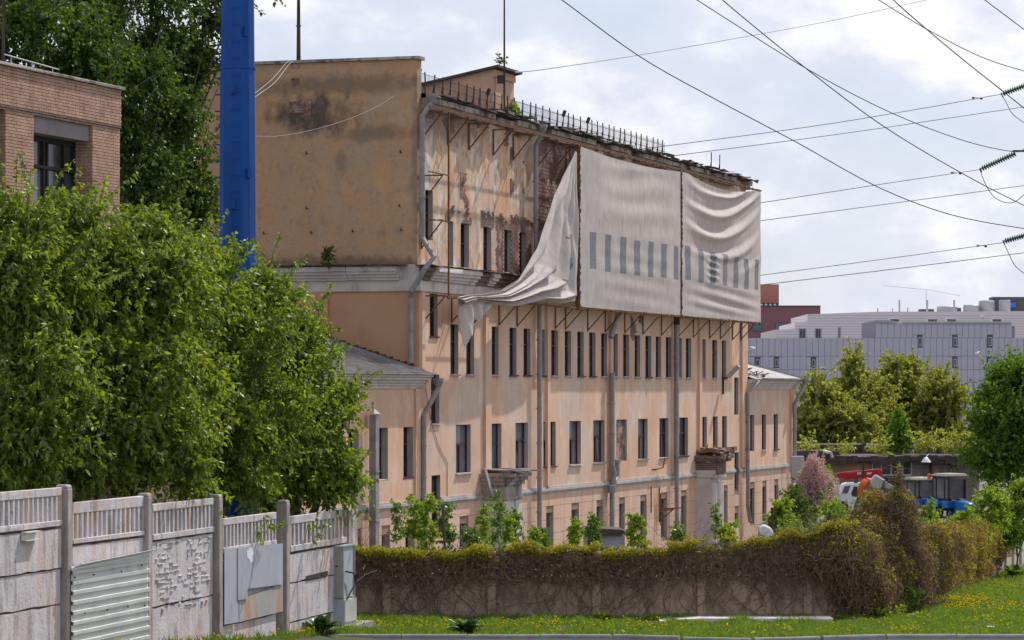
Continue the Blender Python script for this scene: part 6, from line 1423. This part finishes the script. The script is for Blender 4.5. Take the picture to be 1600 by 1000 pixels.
for a, b in ((1340,1346),(1355,1362)):      # unreadable pale lettering on the boom side
    m = MB(); q = a
    while q < b: m.box(tx(q),tx(q+.8),.236,.249,tz(741.5-(q-a)*.08),tz(738.2-(q-a)*.08)); q += 1.3
    m.build('lettering','truck_white',tr)
m = MB(); m.box(tx(1354),tx(1400),.2,2.0,tz(790),tz(785)); m.build('chassis','steel_dark',tr)
for px in (1316,1368,1384): m = MB(); m.tube([(0,-.05,0),(0,.35,0)], .5, 16); m.tube([(0,-.07,0),(0,-.05,0)], .25, 12, m=1); m.build('wheel',['rubber','steel_light'],tr,(tx(px),.0,.5))
def tractor(px, py, Y, label, beacon):
    u = Y/F; g = -1.3; r = empty('tractor', (at(px,609,Y).x, Y, g), 0, label, 'tractor', 'blue tractors parked in the yard'); zt = CZ+(HY-py)*u-g
    m = MB(); m.box(-1.0,1.05,-.1,1.6,zt-.14,zt-.02); m.box(-.85,.9,0,1.5,zt-.02,zt+.06); m.build('cab_roof','concrete_pale',r,bevel=.06)
    for x in (-.92,-.50,.45,.88):
        for y in (0,1.4): m = MB(); m.box(x-.05,x+.05,y-.04,y+.06,1.62,zt-.32); m.build('cab_post','cab_black',r)
    m = MB(); m.box(-.92,-.87,-.03,1.4,1.45,1.62); m.box(-.92,-.87,-.03,1.4,zt-.32,zt-.14); m.box(-.925,-.865,1.3,1.4,1.45,zt-.14)
    m.box(-.92,.88,-.03,.05,1.45,1.62); m.box(-.92,.88,-.02,.05,zt-.32,zt-.14); m.build('cab_frame','cab_black',r)
    m = MB(); m.box(-.45,.40,.0,.02,1.6,zt-.33); m.box(.5,.84,.0,.02,1.6,zt-.33); m.box(-.88,-.55,.0,.02,1.6,zt-.33); m.build('glass','cab_glass',r)
    m = MB(); m.box(-.86,.83,.06,1.36,1.62,zt-.33); m.build('cab_glazing','cab_glass',r)
    m = MB(); m.box(-.3,.3,.5,.7,1.1,1.9); m.build('seat','cab_black',r,bevel=.05)
    m = MB(); m.box(-1.0,1.0,-.2,1.6,.95,1.45); m.prism([(1.0,.7),(1.0,1.5),(2.7,1.35),(2.8,1.2),(2.8,.7)],.35,1.15); m.prism([(-1.15,1.0),(-1.0,1.5),(-.3,1.62),(.2,1.5),(.35,1.0)],-.45,-.18); m.build('body','tractor_blue',r,bevel=.05)
    for (x, rad) in ((-.35,.78),(2.2,.45)):
        for y in (-.42, 1.7): m = MB(); m.tube([(0,0,0),(0,.36,0)], rad, 18); m.tube([(0,-.02,0),(0,0,0)], rad*.5, 12, m=1); m.build('wheel',['rubber','steel_light'],r,(x,y,rad))
    r.rotation_euler = (0, 0, math.radians(-62)); r.scale = (1.12,)*3; r.location.z -= .35; r.location.x -= .55
    if beacon: m = MB(); m.lathe(0,0,[(.12,0),(.12,.32),(.06,.4)],8); m.build('beacon','orange',r,(-1.0,-.25,zt-.35))
    return r
tractor(1435, 747, 240, 'blue tractor with a pale flat cab roof, the left of two', False); tractor(1481, 742, 236, 'blue tractor with an orange beacon, the right of two', True)
c = at(1452, 833, 135); m = MB(); m.bar((-.6,0,.3),(.5,0,-.2),.35,.12); tag(m.build('bent_sheet','steel_light',None,c), 'pale bent metal sheet glinting through the shrubs below the tractors', 'metal sheet')
# ================================================================ far buildings
CY = 450.0; s = CY/F; C0 = at(1385, 609, CY)
cb = empty('violet_clad_building', (C0.x, CY, gz0), 0, 'long violet grey panel clad building with small upright windows beyond the trees', 'building')
X_ = lambda px: (px-1385)*s
Z_ = lambda py: CZ+(HY-py)*s-gz0
wins = [(1179,1188,558,575),(1209,1217,558,575),(1267,1275,558,575),(1379,1386,558,575),(1433,1441,523,543),(1488,1496,523,543),(1542,1551,523,543),(1488,1496,557,575),(1542,1551,557,575),(1542,1550,590,606)]
m = MB(); m.box(X_(1150),X_(1640),.06,25,0,Z_(528.5)); m.prism([(X_(1368),Z_(528.5)),(X_(1368),Z_(501)),(X_(1385),Z_(501)),(X_(1400),Z_(505)),(X_(1575),Z_(505)),(X_(1585),Z_(515)),(X_(1585),Z_(528.5))],.06,18); m.build('wall','clad_seam',cb)
rows = [(501,528),(528,556.5),(556.5,577.5),(577.5,606.5),(606.5,628),(628,657),(657,680),(680,708),(708,730)]
me_cache = {}
npan = 0
for ri, (t, b) in enumerate(rows):
    x = 1162.5 if ri else 1368
    while x < (1640 if ri else 1580):
        x1 = x+9.7
        tt = t if ri else max(501, 505 if x > 1395 else 501)
        hit_ = [w_ for w_ in wins if w_[0] < x1-1.5 and w_[1] > x+1.5 and w_[2] < b-1 and w_[3] > t+1]
        segs = [(tt, b)]
        if hit_:
            w_ = hit_[0]; segs = []
            if w_[2]-tt > 2: segs.append((tt, w_[2]))
            if b-w_[3] > 2: segs.append((w_[3], b))
        if hit_:
            w_ = hit_[0]; zt_, zb2 = max(tt, w_[2]), min(b, w_[3])
            for (fa, fb) in ((x, min(x1, w_[0])), (max(x, w_[1]), x1)):
                if fb-fa > .6 and zb2-zt_ > 1: mm = MB(); mm.box(.02, (fb-fa)*s-.02, 0, .05, .02, (zb2-zt_)*s-.02); o = mm.build('cladding_panel','clad_violet',cb,(X_(fa),0,Z_(zb2))); npan += 1
        for (p, q) in segs:
            key = round(q-p, 1)
            if key not in me_cache:
                mm = MB(); mm.box(.03, 9.7*s-.03, -.0, .05, .03, (q-p)*s-.03); o = mm.build('cladding_panel','clad_violet',cb); me_cache[key] = o.data
            else: o = bpy.data.objects.new('cladding_panel', me_cache[key]); COL.objects.link(o); o.parent = cb
            o.location = (X_(x), 0, Z_(q)); npan += 1
        x = x1
    if npan > 285: break
m = MB(); m.box(X_(1150),X_(1640),.0,.06,0,Z_(rows[min(ri+1,8)][0])-.02); m.build('lower_cladding','clad_violet',cb)
for (a, b, t, bt) in wins:
    m = MB(); w_ = .12; xa, xb, zt, zb_ = X_(a),X_(b),Z_(t),Z_(bt); m.box(xa,xb,.02,.055,zb_,zt); o = m.build('window','steel_dark',cb)
    m = MB(); m.box(xa+.20,xb-.10,-.01,.02,zb_+.22,zt-.35); m.build('frame','clad_violet',o); m = MB(); m.box(xa+.26,xb-.20,-.03,-.01,zb_+.34,zt-.45); m.build('pane','glass_dark',o)
m = MB(); m.box(X_(1410),X_(1580),-.2,.0,Z_(505.5),Z_(503)); m.prism([(X_(1366),Z_(503)),(X_(1366),Z_(500)),(X_(1385),Z_(500)),(X_(1400),Z_(504)),(X_(1400),Z_(505.5))],-.2,0); m.build('parapet_trim','steel_light',cb)
for a in (1451,1481,1552,1392): m = MB(); m.box(X_(a),X_(a+15),1,2.5,Z_(504),Z_(498.5)); m.box(X_(a-.5),X_(a+15.5),.8,2.6,Z_(498.4),Z_(496.8)); o = m.build('roof_vent','clad_pale',cb); m = MB(); [m.box(X_(a+1+q*2),X_(a+2+q*2),.9,1.0,Z_(502),Z_(499)) for q in range(7)]; m.build('louvre','steel_dark',o)
# pale upper building behind
UY = 500.0; s2 = UY/F; U0 = at(1430,609,UY); ub = empty('pale_stepped_building', (U0.x, UY, gz0), 0, 'pale pinkish grey building with stepped left end and roof tanks, behind the violet one', 'building')
X2 = lambda px: (px-1430)*s2
Z2 = lambda py: CZ+(HY-py)*s2-gz0
m = MB(); m.prism([(X2(1212),0),(X2(1212),Z2(515)),(X2(1242),Z2(514)),(X2(1242),Z2(504)),(X2(1262),Z2(503)),(X2(1262),Z2(491)),(X2(1375),Z2(487)),(X2(1640),Z2(486)),(X2(1640),0)],0,30); m.build('wall','clad_pale',ub)
m = MB()
for q in range(9): m.box(X2(1262 if q < 4 else 1242 if q < 6 else 1212)+.02,X2(1640),-.008,0,Z2(493+q*4.2)-.04,Z2(493+q*4.2)+.02)
m.build('wall_joint','steel_light',ub,kind='stuff')
for (a, b, t) in ((1248,1260,513),(1273,1284,512.5),(1309,1314,511),(1353,1365,509.5),(1577,1586,509)): m = MB(); m.box(X2(a),X2(b),-.04,.0,Z2(528),Z2(t)); o = m.build('window','steel_light',ub); m = MB(); m.box(X2(a+1.5),X2((a+b)/2-.3),-.06,-.04,Z2(528),Z2(t+1.5)); m.box(X2((a+b)/2+.3),X2(b-2),-.06,-.04,Z2(528),Z2(t+1.5)); m.build('pane','steel_dark',o)
def pipe2(px, py0, py1, r): c = Vector((X2(px),3,Z2(py1))); m = MB(); m.tube([(0,0,0),(0,0,(py1-py0)*s2)], r*s2, 8); return m.build('roof_pipe','steel_light',ub,c)
for a in ((1409,468,488,1.4),(1452.5,468,488,1.6),(1495,468,488,1.4),(1398,481,488,1),(1422,480,488,1),(1375,481,488,1.2),(1451,452,470,.4)): pipe2(*a)
for (a, b, t, mt, dy) in ((1472,1504,476,'steel_light',6),(1512,1537,474,'steel_light',5),(1538,1563,467,'steel_light',6),(1570,1588,466,'steel_light',6),(1445,1470,480,'steel_dark',8),(1503,1513,478,'steel_dark',8)):
    r = (b-a)/2*s2; m = MB(); m.lathe(0,0,[(r,0),(r,(486-t)*s2*.92),(r*.9,(486-t)*s2)],20); m.build('roof_tank',mt,ub,(X2((a+b)/2),dy,Z2(487)))
m = MB(); m.box(X2(1566),X2(1640),10,14,Z2(487),Z2(461)); m.box(X2(1530),X2(1542),9,10,Z2(487),Z2(474)); m.build('plant_house','steel_dark',ub)
m = MB(); m.box(X2(1592),X2(1602),9.5,10,Z2(478),Z2(470)); m.build('blue_unit','blue_paint',ub)
# purple brown building with red block
VY = 560.0; s3 = VY/F; V0 = at(1225,609,VY); vb = empty('purple_brown_building', (V0.x, VY, gz0), 0, 'purple brown building with teal windows and a brick red block on its roof', 'building')
X3 = lambda px: (px-1225)*s3
Z3 = lambda py: CZ+(HY-py)*s3-gz0
m = MB(); m.box(X3(1130),X3(1282),0,30,0,Z3(478.5)); m.build('wall','wall_purple',vb); m = MB(); m.box(X3(1130),X3(1282.5),-.2,30.2,Z3(478.5),Z3(477.3)); m.build('parapet','steel_dark',vb)
m = MB(); m.box(X3(1150),X3(1220),4,26,Z3(472.5),Z3(443)); m.build('roof_block','wall_redblock',vb); m = MB(); m.box(X3(1150),X3(1220),4.2,25,Z3(477.3),Z3(472.5)); o = m.build('block_base','steel_dark',vb)
for a in (1191,1198,1205,1212): m = MB(); m.box(X3(a),X3(a+3.5),4.0,4.2,Z3(476.3),Z3(473.7)); m.build('light_gap','white_plastic',o)
for (a, b) in ((1176,1190),(1212,1226)):
    m = MB(); m.box(X3(a),X3(b),-.1,0,Z3(517.5),Z3(503.5)); o = m.build('window','steel_dark',vb)
    for q in range(3):
        for (t0, t1) in ((504.3,508),(508.6,516.8)): w_ = (b-a)/3; m = MB(); m.box(X3(a+w_*q+.4),X3(a+w_*(q+1)-.4),-.14,-.1,Z3(t1),Z3(t0)); m.build('pane','glass_teal',o)
# distant low strip closing the horizon
P_ = []; m = MB()
lobes = plobes([(px, 612+random.uniform(-2,6), 40, random.uniform(8,16), 900, 20) for px in range(-200, 1900, 45)])
B_, O_ = lobepts(lobes, 5200, .6); P1_, LD, LL = twigs(B_, O_+rng.normal(size=O_.shape)*.3, np.full(len(B_),3.5), 8, 1.5); V, Fc = leafcloud(P1_, LD, LL, .45); tag(arrmesh('distant_woodland', V, Fc, 'leaf_maple'), 'far off belt of trees low on the horizon', 'woodland', kind='stuff')
# ================================================================ wires
def cat(pts, n=26):
    # smooth curve through the points (Catmull-Rom)
    P_ = [Vector(p) for p in pts]; P_ = [P_[0]*2-P_[1]]+P_+[P_[-1]*2-P_[-2]]; out = []
    for i in range(1, len(P_)-2):
        for k in range(n//(len(P_)-3)+2):
            t = k/(n//(len(P_)-3)+2); p0,p1,p2,p3 = P_[i-1:i+3]; out.append(.5*((2*p1)+(p2-p0)*t+(2*p0-5*p1+4*p2-p3)*t*t+(3*p1-p0-3*p2+p3)*t**3))
    out.append(P_[-2]); return out
def wire(pts, Y0, Y1, r, label, cat_='power line', name='power_line', mat='wire_dark', group='power lines crossing the sky'):
    xs = [p[0] for p in pts]; a, b = xs[0], xs[-1]
    P_ = [at(x, y, Y0+(Y1-Y0)*((x-a)/(b-a) if b != a else 0)) for x, y in pts]; c = P_[0]; m = MB(); m.tube([p-c for p in cat(P_)], r, 5, cap=False)
    return tag(m.build(name, mat, None, c), label, cat_, group)
wire([(850,-18),(878,0),(999,88),(1114,153),(1244,222),(1369,291),(1484,335),(1600,357),(1660,363)], 118, 150, .022, 'long dark cable sweeping from above the tower house down across the whole sky')
wire([(1070,-12),(1089,0),(1258,106),(1392,176),(1507,220),(1584,237),(1602,232)], 120, 150, .020, 'dark cable ending at the middle green insulator string')
wire([(1115,-18),(1129,0),(1262,109),(1383,199),(1507,273),(1600,321),(1660,348)], 118, 140, .022, 'dark cable crossing two others above the middle of the right sheet')
wire([(1355,-12),(1373,0),(1447,45),(1531,88),(1600,111),(1650,124)], 120, 135, .018, 'dark cable sagging across the top right corner')
wire([(1380,-20),(1396,0),(1447,45),(1507,95),(1600,169),(1640,204)], 118, 130, .022, 'dark cable dropping steeply past the upper green insulator')
wire([(1520,-16),(1539,0),(1600,46),(1640,76)], 118, 125, .020, 'short dark cable cutting the very top right corner')
wire([(805,113),(860,107),(1010,84),(1160,58),(1300,32),(1447,0),(1500,-13)], 152, 260, .030, 'faint thin wire rising from the rooftop house to the top right', mat='steel_light')
wire([(960,239),(1010,232),(1258,199),(1420,173),(1565,147)], 215, 240, .030, 'upper of the near level wires, ending at the top green insulator')
wire([(1000,250),(1040,245),(1322,208),(1600,167),(1650,160)], 215, 240, .030, 'level wire just below the one to the top insulator')
wire([(1165,320),(1188,317),(1369,289),(1531,265)], 215, 240, .030, 'level wire ending at the middle green insulator')
wire([(1165,348),(1188,345),(1400,317),(1600,290),(1650,284)], 215, 240, .030, 'level wire just below the middle insulator')
wire([(1165,433),(1189,430),(1380,405),(1568,379)], 215, 240, .030, 'level wire ending at the lowest green insulator')
wire([(1165,448),(1190,445),(1400,420),(1600,395),(1650,389)], 215, 240, .030, 'lowest level wire, just above the violet building')
for pts, lab in (([(1565,147),(1572,160),(1582,178),(1600,192)],'drooping jumper cable below the top insulator'),([(1531,265),(1540,288),(1556,310),(1581,317),(1602,303)],'drooping jumper loop below the middle insulator'),([(1568,379),(1576,396),(1586,415),(1602,429)],'drooping jumper cable below the lowest insulator')):
    wire(pts, 240, 240, .030, lab)
wire([(1380,446),(1451,453)], 500, 500, .03, 'faint aerial wire left of the roof mast on the pale building', mat='steel_light'); wire([(1451,453),(1500,462)], 500, 500, .03, 'faint aerial wire right of the roof mast on the pale building', mat='steel_light')
def insul(p0, p1, n, label, Y=240):
    a, b = at(*p0, Y), at(*p1, Y); d = (b-a); Ln = d.length; r = empty('insulator_string', a, 0, label, 'insulator', 'green glass insulators on the power lines'); q = Vector((1,0,0)).rotation_difference(d.normalized())
    for k in range(n):
        m = MB(); m.tube([(0,0,0),(.10,0,0),(.13,0,0),(.17,0,0)], [.08,.24,.24,.07], 10); o = m.build('insulator_disc','insulator_green',r,d*((k+.3)/n)); o.rotation_mode = 'QUATERNION'; o.rotation_quaternion = q
    m = MB(); m.tube([(0,0,0), d], .035, 6); m.tube([(-.1,0,.1),(.05,0,-.25)], .05, 6); m.build('rod','dark_metal',r)
insul((1566,147),(1612,130), 13, 'top green insulator string at the right edge'); insul((1533,264),(1586,240), 15, 'middle green insulator string, the one fully in view'); insul((1569,377),(1612,365), 12, 'lowest green insulator string at the right edge')
m = MB(); c = at(1592,236,240); m.box(-.5,.9,-.05,.05,-.08,.08); tag(m.build('yoke_plate','steel_dark',None,c), 'dark yoke plate at the right end of the middle insulator', 'plate')
for (px, py) in ((1527,153),(1494,270),(1534,384)):
    c = at(px, py, 238); m = MB(); m.bar((-.3,0,.05),(.3,0,-.03),.03); m.tube([(-.4,0,.0),(-.22,0,.0)],.08,6); m.tube([(.22,0,-.05),(.4,0,-.05)],.08,6)
    tag(m.build('vibration_damper','dark_metal',None,c), {1527:'small two weight damper on the wire to the top insulator',1494:'small two weight damper on the wire to the middle insulator',1534:'small two weight damper on the wire to the lowest insulator'}[px], 'damper')
wire([(398,152),(430,128),(452,100),(463,93)], 113, 140, .008, 'pale cable running from the blue pole up to the factory roof', 'cable', 'cable', 'cable_white', None)
wire([(398,146),(425,124),(448,98),(461,92)], 113, 140, .007, 'second pale cable close above the first from pole to roof', 'cable', 'cable', 'cable_white', None)
wire([(399,213),(440,212),(500,200),(560,180),(600,160),(624,142)], 113, 136.8, .005, 'thin pale rope drooping across the stained gable wall', 'cable', 'cable', 'steel_light', None)
